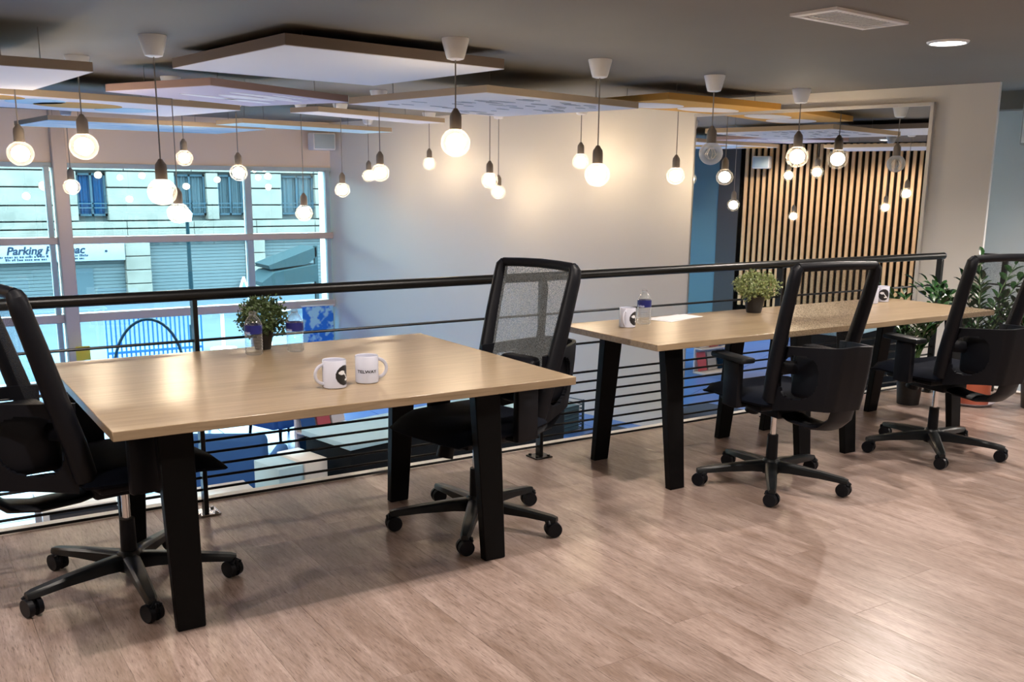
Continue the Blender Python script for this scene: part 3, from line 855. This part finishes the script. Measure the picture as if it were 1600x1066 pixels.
make_chair('black office chair with pale mesh back between the large table and the middle one', (2.045, 3.44, 0), math.radians(90+11), spine=True, pale=True, base_rot=-.22)
make_chair('black office chair drawn up to the middle table, standing before the bushy plant', (3.59, 3.19, 0), math.radians(-9), base_rot=.29)
make_chair('black office chair at the end table, standing before the glossy floor plants', (4.83, 3.15, 0), math.radians(-10), base_rot=.29)

# ------------------------------------------------------------------ things on the tables
def face_angle(x, y): return math.atan2(-y, -x)          # direction towards the viewer's side of the gallery
def mug(x, y, handle, logo=None, text=None, label='', group='white mugs on the tables', z=.7405):
    r, h = .0415, .098
    t = thing('mug', label, 'mug', (x, y, z), 0, group)
    obj('body', MB().lathe([(0, 0), (r-.003, 0), (r, .003), (r, h-.002), (r-.0015, h), (r-.004, h-.002), (r-.004, .006), (0, .006)], 36), M['ceramic'], t)
    c, s = math.cos(handle), math.sin(handle)
    pts = []
    for k in range(13):
        a = -PI/2*1.05 + PI*1.05*k/12
        rr = r - .004 + .034*math.cos(a)
        pts.append((c*rr, s*rr, h*.5 + .034*math.sin(a)))
    obj('handle', MB().tube(pts, .0052, 8, sx=1.2, sy=.9, up=(-s, c, 0)), M['ceramic'], t)
    def patch(fn2, u0, u1, v0, v1, nu, nv, nm, m, off, keep=None):
        b = MB(); vs = {}
        for i in range(nu):
            for j in range(nv):
                cu, cv = (i+.5)/nu, (j+.5)/nv
                if keep and not keep(u0+(u1-u0)*cu, v0+(v1-v0)*cv): continue
                q = []
                for di, dj in ((0, 0), (1, 0), (1, 1), (0, 1)):
                    key = (i+di, j+dj)
                    if key not in vs:
                        uu = u0+(u1-u0)*key[0]/nu; vv = v0+(v1-v0)*key[1]/nv
                        an = fn2 + uu/r
                        vs[key] = b.bm.verts.new(((r+off)*math.cos(an), (r+off)*math.sin(an), vv))
                    q.append(vs[key])
                b.bm.faces.new(q)
        obj(nm, b, m, t)
    if logo is not None:
        R_ = .035; zc = h*.47
        patch(logo, -R_, R_, zc-R_, zc+R_, 28, 28, 'round_logo', M['ink'], .0005, lambda u, w: u*u+(w-zc)**2 < R_*R_)
        patch(logo, -R_, R_, zc-R_, zc+R_, 28, 28, 'logo_detail', M['ink_white'], .0010,
              lambda u, w: (u*u+(w-zc)**2 < (R_*.86)**2) and (((u+.012)**2*1.0+(w-zc-.010)**2*3 < .010**2*1.6) or ((u-.004+(w-zc)*.9)**2 < .0035**2 and w < zc+.012) or ((u-.008)**2+(w-zc+.016)**2*4 < .008**2)))
    if text:
        cu = bpy.data.curves.new('print', 'FONT'); cu.body = text; cu.size = .0150; cu.offset = .0004; cu.align_x = 'CENTER'
        tmp = bpy.data.objects.new('tmp', cu); COL.objects.link(tmp)
        dg = bpy.context.evaluated_depsgraph_get()
        me = bpy.data.meshes.new_from_object(tmp.evaluated_get(dg)); bpy.data.objects.remove(tmp)
        for vtx in me.vertices:
            u, w = vtx.co.x*1.25, vtx.co.y
            an = text_dir + u/r
            vtx.co = ((r+.0006)*math.cos(an), (r+.0006)*math.sin(an), h*.40 + w)
        me.materials.clear(); me.materials.append(M['ink'])
        share('print', me, t)
    return t
a1 = face_angle(1.29, 3.14)
mug(1.290, 3.140, a1 - 1.15, logo=a1 + .95, label='white mug with black round globe logo turned sideways on the large table')
text_dir = face_angle(1.408, 3.137)
mug(1.425, 3.165, a1 + 1.75, text='TELWAY', label='white mug with a line of small black lettering on the large table')
a2 = face_angle(3.15, 3.80)
mug(3.149, 3.80, a2 - .3, logo=a2 + 1.1, label='white mug with black round logo beside the single bottle on the middle table')
a3 = face_angle(5.25, 3.86)
mug(5.16, 3.87, a3 - .9, label='white mug without visible logo, half hidden by a chair frame on the end table')
mug(5.305, 3.90, a3 - 1.6, logo=a3 + .25, label='white mug with black round logo facing out on the end table')

def bottle(x, y, label, h=.178, r=.036, z=.7405, turn=0.0):
    t = thing('water_bottle', label, 'bottle', (x, y, z), turn, 'small plastic water bottles')
    pr = [(0, 0), (r*.85, 0), (r, .006)]
    zz = .012
    while zz < h*.50:
        pr += [(r, zz), (r*.94, zz+.004), (r, zz+.008)]; zz += .012
    pr += [(r, h*.52), (r, h*.70), (r*.93, h*.74), (r*.80, h*.80), (r*.62, h*.86), (r*.44, h*.895), (r*.36, h*.92), (r*.36, h*.94), (0, h*.94)]
    obj('bottle_body', MB().lathe(pr, 28), M['pet'], t)
    obj('label', MB().lathe([(r+.0008, h*.50), (r+.0008, h*.70)], 28), M['water_label'], t)
    obj('bottle_cap', MB().lathe([(0, h*.93), (r*.42, h*.93), (r*.42, h*.995), (r*.38, h), (0, h)], 18), M['pet'], t)
    return t
bottle(1.262, 3.925, 'small clear water bottle left of the bushy plant on the large table')
bottle(1.438, 3.918, 'small clear water bottle to the other side of the bushy plant, nearer the mugs')
bottle(3.300, 3.850, 'small clear water bottle with blue label beside the mug on the middle table')

def bush(x, y, label, pot_r, pot_h, fr, fh, n, m, z=.7405, leaf=.010):
    t = thing('potted_plant', label, 'plant', (x, y, z), 0, 'bushy pot plants on the tables')
    obj('pot', MB().lathe([(0, 0), (pot_r*.68, 0), (pot_r*.70, .002), (pot_r, pot_h-.008), (pot_r*1.04, pot_h-.006), (pot_r*1.04, pot_h), (pot_r*.92, pot_h), (pot_r*.90, pot_h-.012), (0, pot_h-.012)], 28), M['pot'], t)
    obj('soil', MB().cyl((0, 0, pot_h-.014), (0, 0, pot_h-.009), pot_r*.88, n=20), M['soil'], t)
    rg = random.Random(int(x*100))
    sb = MB(); lb = MB()
    zc = pot_h + fh*.30
    for k in range(26):
        a = rg.uniform(0, 2*PI); e = rg.uniform(.15, 1.0)
        tip = Vector((fr*.8*math.cos(a)*e, fr*.8*math.sin(a)*e, zc + fh*.42*(1.05-e*e)))
        sb.tube([(0.2*tip.x, .2*tip.y, pot_h-.012), (.6*tip.x, .6*tip.y, (pot_h+tip.z)/2), tip], .0012, 4)
    for k in range(n):
        th = rg.uniform(0, 2*PI); cz = rg.uniform(-1, 1); rr = rg.uniform(.45, 1.0)**.6
        sr = math.sqrt(1-cz*cz)
        bump = 1 + .14*math.sin(3*th+x*7) + .10*math.sin(5*th + cz*4)
        p = Vector((fr*rr*sr*math.cos(th)*bump, fr*rr*sr*math.sin(th)*bump, zc + fh*.5*rr*cz*bump))
        if p.z < pot_h*.72 and math.hypot(p.x, p.y) < pot_r*1.1: continue
        d = Vector((rg.uniform(-1, 1), rg.uniform(-1, 1), rg.uniform(-.5, 1))).normalized()
        q = d.cross(Vector((rg.uniform(-1, 1), rg.uniform(-1, 1), rg.uniform(-1, 1)))).normalized()
        L = leaf*rg.uniform(.7, 1.4); w = L*.42
        nn = d.cross(q)*L*.15
        v0, v1, v2, v3 = (lb.bm.verts.new(c) for c in (p, p+d*L*.5+q*w+nn, p+d*L, p+d*L*.5-q*w+nn))
        lb.bm.faces.new((v0, v1, v2)); lb.bm.faces.new((v0, v2, v3))
    obj('stem', sb, M['stem'], t)
    f = obj('foliage', lb, m, t, smooth=False, recalc=False); f['kind'] = 'stuff'
    return t
bush(1.340, 4.045, 'dense dark green bushy plant in a tapered black pot on the large table', .048, .085, .105, .175, 2600, M['herb'], leaf=.013)
bush(4.165, 3.905, 'pale green small-leaved plant in a round black pot on the middle table', .060, .100, .130, .165, 1900, M['herb_pale'], leaf=.014)
tag(obj('paper_sheet', MB().box(-.15, .15, -.07, .07, 0, .0015, Matrix.Rotation(.3, 4, 'Z')).box(-.12, .17, -.06, .075, .0015, .003, Matrix.Rotation(.12, 4, 'Z')), M['paper'], smooth=False),
    'loose white sheets of paper lying behind the bottle on the middle table', 'paper').location = (3.585, 3.93, .7405)

# ------------------------------------------------------------------ glossy floor plants
def leaf_mesh():
    b = MB(); L, w = .085, .019
    pts = [(0, 0, 0), (.2, .75, .002), (.5, 1.0, .004), (.8, .62, .001), (1, 0, -.006)]
    c = [b.bm.verts.new((p[0]*L, 0, p[2]-.003)) for p in pts]
    for s in (-1, 1):
        e = [b.bm.verts.new((p[0]*L, s*p[1]*w, p[2]+.004*p[1])) for p in pts[1:-1]]
        b.bm.faces.new((c[0], c[1], e[0])); b.bm.faces.new((c[1], c[2], e[1], e[0])); b.bm.faces.new((c[2], c[3], e[2], e[1])); b.bm.faces.new((c[3], c[4], e[2]))
    return b
LEAF = None
def zz_plant(x, y, label, pot_r, pot_h, nst, height, spread, seed, saucer=False, drop=0):
    global LEAF
    rg = random.Random(seed)
    t = thing('potted_floor_plant', label, 'plant', (x, y, 0), 0, 'glossy pot plants at the gallery corner')
    if saucer:
        obj('saucer', MB().lathe([(0, 0), (pot_r*1.05, 0), (pot_r*1.3, .022), (pot_r*1.27, .022), (pot_r*1.02, .006), (0, .006)], 32), M['ceramic'], t)['label'] = 'white saucer'
        obj('pot', MB().lathe([(0, .006), (pot_r*.92, .006), (pot_r*1.0, .05), (pot_r, pot_h), (pot_r*.92, pot_h), (pot_r*.9, pot_h-.02), (0, pot_h-.02)], 32), M['terracotta'], t)
    else:
        obj('pot', MB().lathe([(0, 0), (pot_r*.8, 0), (pot_r, pot_h), (pot_r*.92, pot_h), (pot_r*.9, pot_h-.02), (0, pot_h-.02)], 32), M['pot'], t)
    obj('soil', MB().cyl((0, 0, pot_h-.03), (0, 0, pot_h-.018), pot_r*.9, n=20), M['soil'], t)
    for k in range(nst):
        a = 2*PI*k/nst + rg.uniform(-.3, .3); sp = spread*rg.uniform(.45, 1.0); H = height*rg.uniform(.72, 1.0)
        pts = []
        for j in range(9):
            q = j/8
            pts.append(Vector((math.cos(a)*(pot_r*.3+sp*q**1.7), math.sin(a)*(pot_r*.3+sp*q**1.7), pot_h-.02 + (H-pot_h)*(q - .18*q*q)*1.2)))
        obj('stem', MB().tube(pts, [.008-.0007*j for j in range(9)], 6), M['stem'], t)
        nl = 9
        for j in range(nl):
            q = .28 + .72*j/(nl-1)
            i0 = min(7, int(q*8)); fr_ = q*8-i0
            p = pts[i0].lerp(pts[i0+1], fr_); tg = (pts[i0+1]-pts[i0]).normalized()
            side = tg.cross(Vector((0, 0, 1)))
            side = side.normalized() if side.length > .05 else Vector((math.sin(a), -math.cos(a), 0))
            for s in ((-1, 1) if j < nl-1 else (1,)):
                d = (tg*.75 + side*s*.85 + Vector((0, 0, .15))).normalized() if j < nl-1 else tg
                M3 = Matrix((d, (tg.cross(d)).cross(d) if False else Vector((0, 0, 1)).cross(d).normalized(), d.cross(Vector((0, 0, 1)).cross(d).normalized()))).transposed()
                if LEAF is None:
                    o = obj('leaf', leaf_mesh(), M['zz'], t, recalc=False); LEAF = o.data
                else: o = share('leaf', LEAF, t)
                sc_ = rg.uniform(.85, 1.25)
                o.matrix_local = Matrix.Translation(p) @ (M3.to_4x4() @ Matrix.Rotation(rg.uniform(-.5, .5), 4, 'X')) @ Matrix.Diagonal((sc_, sc_, sc_, 1))
    return t
zz_plant(6.20, 3.78, 'tall glossy-leaved plant in a terracotta pot on a white saucer at the gallery corner', .12, .26, 17, 1.02, .44, 5, saucer=True)
zz_plant(6.47, 3.45, 'low dense glossy-leaved plant in a black pot by the return railing', .14, .28, 17, .74, .40, 8)
zz_plant(5.82, 4.00, 'small glossy-leaved plant squeezed between end table and railing', .09, .24, 10, .82, .28, 11)

# ------------------------------------------------------------------ loudspeakers
def speaker(loc, rz, label, w=.34, h=.24, d=.22, m='speaker_grey'):
    t = thing('loudspeaker', label, 'speaker', loc, rz, 'wall loudspeakers')
    obj('cabinet', MB().rbox(-w/2, w/2, -d/2, d/2, -h/2, h/2, r=.02), M[m], t)
    obj('speaker_grille', MB().rbox(-w/2+.02, w/2-.02, -d/2-.008, -d/2+.004, -h/2+.02, h/2-.02, r=.004), M['white'] if m != 'white' else M['mullion_grey'], t)
    obj('bracket', MB().box(-.02, .02, d/2, d/2+.10, -.02, .02), M['plastic'], t, smooth=False)
    return t
speaker((5.46, 13.51, 2.02), 0.0, 'pale loudspeaker fixed high near the corner of window and white wall', m='white')
q = along(-.05, -.80)
speaker((q.x-.06, q.y-.10, 2.02), math.radians(-90+14), 'grey loudspeaker mounted high in the recess, cut by the frame edge', w=.26, h=.40, d=.2)
speaker((-2.75, 9.75, 1.93), math.radians(90), 'pale loudspeaker on the slatted wall, seen only in the mirror', m='white')

# ------------------------------------------------------------------ lower hall furniture
def four_leg_table(x, y, w, d, zt, label, name='side_table', cat='table', m='white_metal'):
    t = thing(name, label, cat, (x, y, ZL), 0)
    obj('table_top', MB().rbox(-w/2, w/2, -d/2, d/2, zt-.03, zt, r=.006), M[m], t)
    for sx in (-1, 1):
        for sy in (-1, 1): obj('leg', MB().cyl((sx*(w/2-.05), sy*(d/2-.05), 0), (sx*(w/2-.05), sy*(d/2-.05), zt-.03), .018, n=10), M[m], t)
    return t
four_leg_table(1.55, 6.20, .85, .62, .60, 'white lounge table in the lower hall seen through the railing bars')
four_leg_table(2.25, 10.9, 1.3, .8, .70, 'white table standing close to the windows in the lower hall')
bx = thing('reception_counter', 'long black counter with a pale top in the lower hall', 'counter', (3.45, 6.45, ZL), math.radians(12))
obj('counter_body', MB().rbox(-.97, 1.2, -.28, .28, .0, .86, r=.01), M['lacquer'], bx)
obj('counter_top', MB().rbox(-.99, 1.22, -.30, .30, .86, .90, r=.005), M['blue_print'], bx)['label'] = 'pale counter top'
ds = thing('display_stand', 'narrow white display stand with a pale blue side next to the black counter', 'stand', (2.20, 6.22, ZL), math.radians(12))
obj('stand_body', MB().rbox(.02, .20, -.18, .18, 0, .80, r=.008), M['white_metal'], ds)
obj('side_panel', MB().rbox(-.17, .02, -.16, .16, 0, .78, r=.004), M['blue_print'], ds)
obj('stand_foot', MB().rbox(-.20, .22, -.20, .20, 0, .02, r=.004), M['mullion'], ds)
def armchair(x, y, rz, label):
    t = thing('armchair', label, 'armchair', (x, y, ZL), rz, 'blue armchairs in the lower hall')
    obj('seat', MB().rbox(-.30, .30, -.28, .30, .22, .42, r=.05, seg=3), M['blue_fab'], t)
    obj('backrest', MB().rbox(-.34, .34, .24, .38, .22, .80, r=.05, seg=3), M['blue_fab'], t)
    for s in (-1, 1): obj('armrest', MB().rbox(s*.34-.05, s*.34+.05, -.28, .34, .22, .58, r=.04, seg=3), M['blue_fab'], t)
    for sx in (-.26, .26):
        for sy in (-.22, .28): obj('leg', MB().cyl((sx, sy, 0), (sx*.92, sy*.92, .23), .012, .018, n=8), M['hoop'], t)
    return t
armchair(2.15, 7.35, math.radians(150), 'blue armchair behind the white lounge table in the lower hall')
armchair(3.35, 9.6, math.radians(200), 'blue armchair standing alone towards the white wall in the lower hall')
mg = thing('magazine_rack', 'rack of colourful magazines standing in the lower hall below the mugs', 'rack', (3.40, 8.50, ZL), math.radians(25))
obj('rack_frame', MB().rbox(-.30, .30, .10, .13, 0, .75, r=.004).rbox(-.30, .30, -.12, .13, 0, .03, r=.004).rbox(-.30, .30, -.02, .13, .35, .37, r=.003), M['white_metal'], mg)
for k, mm in enumerate(('blue_fab', 'red_ink', 'paper', 'blue_curtain', 'speaker_grey', 'red_ink')):
    xx = -.20 + (k % 3)*.20; z0 = .38 if k < 3 else .04
    tag(obj('magazine', MB().box(-.085, .085, -.006, .006, 0, .27, Matrix.Rotation(-.22, 4, 'X')), M[mm], smooth=False),
        ['dark blue magazine, upper row of the rack', 'red magazine, upper row of the rack', 'white magazine, upper row of the rack', 'deep blue magazine, lower row of the rack', 'grey magazine, lower row of the rack', 'red magazine, lower row of the rack'][k], 'magazine', 'magazines in the rack')
    ob = COL.objects[-1]
    pz = Matrix.Translation((3.40, 8.50, ZL)) @ Matrix.Rotation(math.radians(25), 4, 'Z') @ Vector((xx, .03, z0))
    ob.location = pz; ob.rotation_euler = (0, 0, math.radians(25))
cb = thing('low_cabinet', 'low black cabinet with white posts in the lower hall beneath the chair', 'cabinet', (.97, 6.95, ZL), 0)
obj('cabinet_body', MB().rbox(-.22, .22, -.2, .2, .05, .50, r=.008), M['charcoal'], cb)
obj('cabinet_top', MB().rbox(-.26, .26, -.24, .24, .50, .53, r=.004), M['white_metal'], cb)
for sx in (-.24, .24):
    for sy in (-.22, .22): obj('post', MB().box(sx-.02, sx+.02, sy-.02, sy+.02, 0, .50), M['white_metal'], cb, smooth=False)
cr_ = thing('wire_crate', 'dark wire crate standing by the white wall in the lower hall', 'crate', (6.13, 8.45, ZL), .25)
cbm = MB()
for sx in (-.17, .17):
    for sy in (-.15, .15): cbm.box(sx-.01, sx+.01, sy-.01, sy+.01, 0, .34)
for k in range(8):
    z = .02+k*.044
    cbm.box(-.17, .17, -.155, -.145, z, z+.008).box(-.17, .17, .145, .155, z, z+.008).box(-.175, -.165, -.15, .15, z, z+.008).box(.165, .175, -.15, .15, z, z+.008)
obj('wire_sides', cbm, M['dark_wire'], cr_, smooth=False)
obj('inner_box', MB().rbox(-.14, .14, -.12, .12, .01, .28, r=.006), M['teal'], cr_)
tag(obj('rug', MB().rbox(-1.15, .2, -.55, .75, 0, .015, r=.005, mtx=Matrix.Rotation(math.atan2(WD.y, WD.x), 4, 'Z')), M['rug']),
    'dark navy rug against the foot of the white wall in the lower hall', 'rug').location = (*along(3.4, .80)[:2], ZL)

# ------------------------------------------------------------------ outside: pavement, street, building
struct(obj('pavement', MB().box(-8, 18, YW+.35, 17.5, -1.7, -1.35), M['pavement'], smooth=False))
struct(obj('street', MB().box(-34, 50, 17.5, 30.2, -2.1, -1.9), M['asphalt'], smooth=False))
YB = 30.0
bd = thing('building', 'pale limestone building across the street with shuttered windows', 'building', (7, YB, -1.9), 0)
def bl(o): o.location = (-7, -YB, 1.9); return o
WINS = [(-1.0, .2), (1.4, 2.6), (4.82, 5.61), (7.50, 8.42), (8.78, 9.56), (10.75, 11.85), (14.2, 15.3)]
courses = [-.28, .10, .32, .76, 1.26, 1.72, 2.3, 3.0, 3.8, 4.6]
bl(obj('wall_core', MB().box(-34, 50, YB+.35, YB+1.2, -1.9, 4.6), M['stone_joint'], bd, smooth=False))
WZ0, WZ1 = .46, 1.66
for z0, z1 in zip(courses[:-1], courses[1:]):
    b = MB()
    if z1 <= WZ0-.001 or z0 >= WZ1+.05: spans = [(-34, 50)]
    else:
        spans = []; a = -34
        for w0, w1 in WINS: spans.append((a, w0)); a = w1
        spans.append((a, 50))
    for a, c in spans:
        xx = a + .0; nblk = max(1, round((c-a)/1.9)); st = (c-a)/nblk
        for j in range(nblk): b.rbox(a+j*st+.006, a+(j+1)*st-.006, YB, YB+.40, z0+.018, z1-.018, r=.012, seg=1)
    bl(obj('stone_course', b, M['stone'], bd))
for a, c in ((5.98, 6.69), (9.75, 10.15), (13.2, 14.2), (-.6, 0)):
    z = -1.9
    while z < -.30:
        z1 = min(z+.40, -.28)
        bl(obj('stone_block', MB().rbox(a+.006, c-.006, YB, YB+.4, z+.012, z1-.012, r=.012, seg=1), M['stone'], bd)); z = z1
for k, (w0, w1) in enumerate(WINS):
    fr = MB().box(w0, w1, YB+.16, YB+.24, WZ0, WZ0+.06).box(w0, w1, YB+.16, YB+.24, WZ1-.06, WZ1)
    mid = (w0+w1)/2
    for a in (w0, mid-.03, w1-.06): fr.box(a, a+.06, YB+.16, YB+.24, WZ0, WZ1)
    f = bl(obj('window', fr, M['facade_frame'], bd, smooth=False))
    m = M['blue_curtain'] if k in (2, 0) else M['grey_curtain']
    for a, c in ((w0+.06, mid-.03), (mid+.03, w1-.06)):
        obj('curtain', MB().grid(lambda u, v, a=a, c=c: (a+(c-a)*u, YB+.27+.02*math.sin(u*22), WZ0+.06+(WZ1-WZ0-.12)*v), 24, 1), m, f)
        for zz in (WZ0+.22, WZ0+.34): obj('guard_bar', MB().box(a-.05, c+.05, YB+.03, YB+.05, zz, zz+.03), M['facade_frame'], f, smooth=False)
for a, c in ((0, 5.98), (6.69, 9.56), (10.15, 13.2)):
    b = MB(); z = -1.9
    while z < -.30: b.box(a, c, YB+.22, YB+.30, z, min(z+.10, -.28)-.012); z += .10
    b.box(a, c, YB+.30, YB+.34, -1.9, -.28)
    s = bl(obj('roller_shutter', b, M['shutter'], bd, smooth=False))
obj_ = bl(obj('doorway', MB().box(4.55, 5.1, YB+.19, YB+.22, -1.9, -1.0), M['grey_curtain'], bd, smooth=False))

sg = thing('shop_sign', 'long pale sign board with dark italic lettering above the car park entrance', 'sign', (3.9, YB-.05, -.54), 0)
obj('board', MB().rbox(-2.3, 2.06, -.03, .03, -.25, .25, r=.01), M['sign'], sg)
def text_mesh(txt, size, shear=0.0, bold=0.0, ext=.004):
    cu = bpy.data.curves.new('lettering', 'FONT'); cu.body = txt; cu.size = size; cu.shear = shear; cu.offset = bold; cu.extrude = ext
    tmp = bpy.data.objects.new('tmp', cu); COL.objects.link(tmp)
    dg = bpy.context.evaluated_depsgraph_get()
    me = bpy.data.meshes.new_from_object(tmp.evaluated_get(dg)); bpy.data.objects.remove(tmp)
    me.materials.clear(); me.materials.append(M['sign_ink'])
    return me
for txt, x in (('Parking P', -1.02), ('nac', .56)):
    share('lettering', text_mesh(txt, .30, .25, .008), sg, (x, -.035, -.02), (PI/2, 0, 0))
sl = MB(); rg_ = random.Random(4)
for x0, x1, z in ((-1.25, .05, -.115), (-1.05, .0, -.195), (.50, 1.05, -.115), (.52, .95, -.195)):
    xx = x0
    while xx < x1:
        w = rg_.uniform(.02, .05)
        sl.box(xx, xx+w, -.036, -.030, z, z+rg_.choice((.045, .045, .065))); xx += w + rg_.choice((.014, .014, .045))
obj('small_lettering', sl, M['sign_ink'], sg, smooth=False)
obj('emblem', MB().cyl((1.55, -.032, .02), (1.55, -.045, .02), .035, n=16), M['sign_ink'], sg)
tr = thing('road_sign', 'small white and blue triangular sign low on the grey shutter across the street', 'sign', (9.44, YB+.10, -1.66), 0)
obj('sign_plate', MB().prism([(-.16, -.17), (.16, -.17), (.03, .22), (-.03, .22)], 0, .03, Matrix.Rotation(PI/2, 4, 'X')), M['paper'], tr, smooth=False)
obj('sign_symbol', MB().prism([(-.08, -.12), (.08, -.12), (0, .12)], .03, .04, Matrix.Rotation(PI/2, 4, 'X')), M['blue_fab'], tr, smooth=False)

aw = thing('awning', 'pair of dark green fabric awnings folded out across the street', 'awning', (9.1, 24.5, -1.9), 0)
def awl(o): o.location = (-9.1, -24.5, 1.9); return o
RX = Matrix.Rotation(PI/2, 4, 'X')
awl(obj('upper_canopy', MB().prism([(8.25, -.62), (9.55, -.18), (9.55, -.42), (9.3, -.62), (8.3, -.72)], -25.3, -24.2, RX), M['awning'], aw, smooth=False))
awl(obj('lower_canopy', MB().prism([(8.0, -1.02), (8.35, -.78), (9.5, -.62), (9.5, -1.05), (8.6, -1.10), (8.0, -1.12)], -25.3, -24.0, RX), M['awning'], aw, smooth=False))
awl(obj('post', MB().box(9.5, 9.58, 24.2, 24.3, -1.9, -.15), M['awning'], aw, smooth=False))
lp = thing('street_lamp', 'slim grey street lamp post standing beyond the window', 'lamp', (5.2, 20, -1.9), 0)
obj('pole', MB().cyl((0, 0, 0), (0, 0, 2.55), .055, .035, n=12).cyl((0, 0, 0), (0, 0, .5), .08, n=12), M['hoop'], lp)
obj('lantern', MB().lathe([(0, 2.55), (.08, 2.57), (.11, 2.72), (.05, 2.80), (0, 2.80)], 12), M['mullion_grey'], lp)
bar = thing('street_barrier', 'blue steel pedestrian barrier with vertical bars on the pavement', 'barrier', (3.6, 16.2, -1.35), 0)
obj('frame', MB().box(-.75, .75, -.02, .02, .70, .74).box(-.75, .75, -.02, .02, .10, .14), M['barrier'], bar, smooth=False)
bme = None
for k in range(22):
    if bme is None: o = obj('bar', MB().box(-.011, .011, -.011, .011, 0, .74), M['barrier'], bar, smooth=False); bme = o.data
    else: o = share('bar', bme, bar)
    o.location = (-.74 + k*.0705, 0, 0)
hp = thing('bicycle_hoop', 'dark steel bicycle hoop arching on the pavement in front of the blue barrier', 'bicycle stand', (3.2, 14.9, -1.35), 0)
pts = [(.50*math.cos(PI*k/20), 0, .80*math.sin(PI*k/20)) for k in range(21)]
obj('hoop', MB().tube(pts, .022, 8, up=(0, 1, 0)), M['hoop'], hp)
obj('foot_plate', MB().box(-.58, -.42, -.06, .06, 0, .01).box(.42, .58, -.06, .06, 0, .01), M['hoop'], hp, smooth=False)
yb = thing('notice_board', 'small yellow notice board standing inside the window', 'sign', (2.06, 13.35, ZL), 0)
obj('board', MB().rbox(-.085, .085, -.01, .01, .38, .56, r=.003), M['yellow'], yb)
obj('stand', MB().box(-.01, .01, -.01, .01, 0, .38).box(-.08, .08, -.06, .06, 0, .01), M['mullion_grey'], yb, smooth=False)
for x, y, lb in ((4.75, 16.4, 'round white cafe table on the pavement beside the blue barrier'), (5.4, 15.9, 'round white cafe table on the pavement nearest the white wall')):
    t = thing('cafe_table', lb, 'table', (x, y, -1.35), 0, 'white cafe tables outside')
    obj('table_top', MB().cyl((0, 0, .70), (0, 0, .73), .36, n=28), M['white_metal'], t)
    obj('pedestal', MB().cyl((0, 0, 0), (0, 0, .70), .03, n=12).cyl((0, 0, 0), (0, 0, .03), .22, n=20), M['white_metal'], t)
bn = thing('window_banner', 'bright blue printed banner hanging low in the window corner behind the bottles', 'banner', (5.36, 13.58, -.34), 0)
obj('banner_sheet', MB().box(-.25, .23, -.004, .004, -.56, 0), M['banner_print'], bn, smooth=False)
obj('hanging_rod', MB().cyl((-.27, 0, .01), (.25, 0, .01), .012, n=10), M['white_metal'], bn)
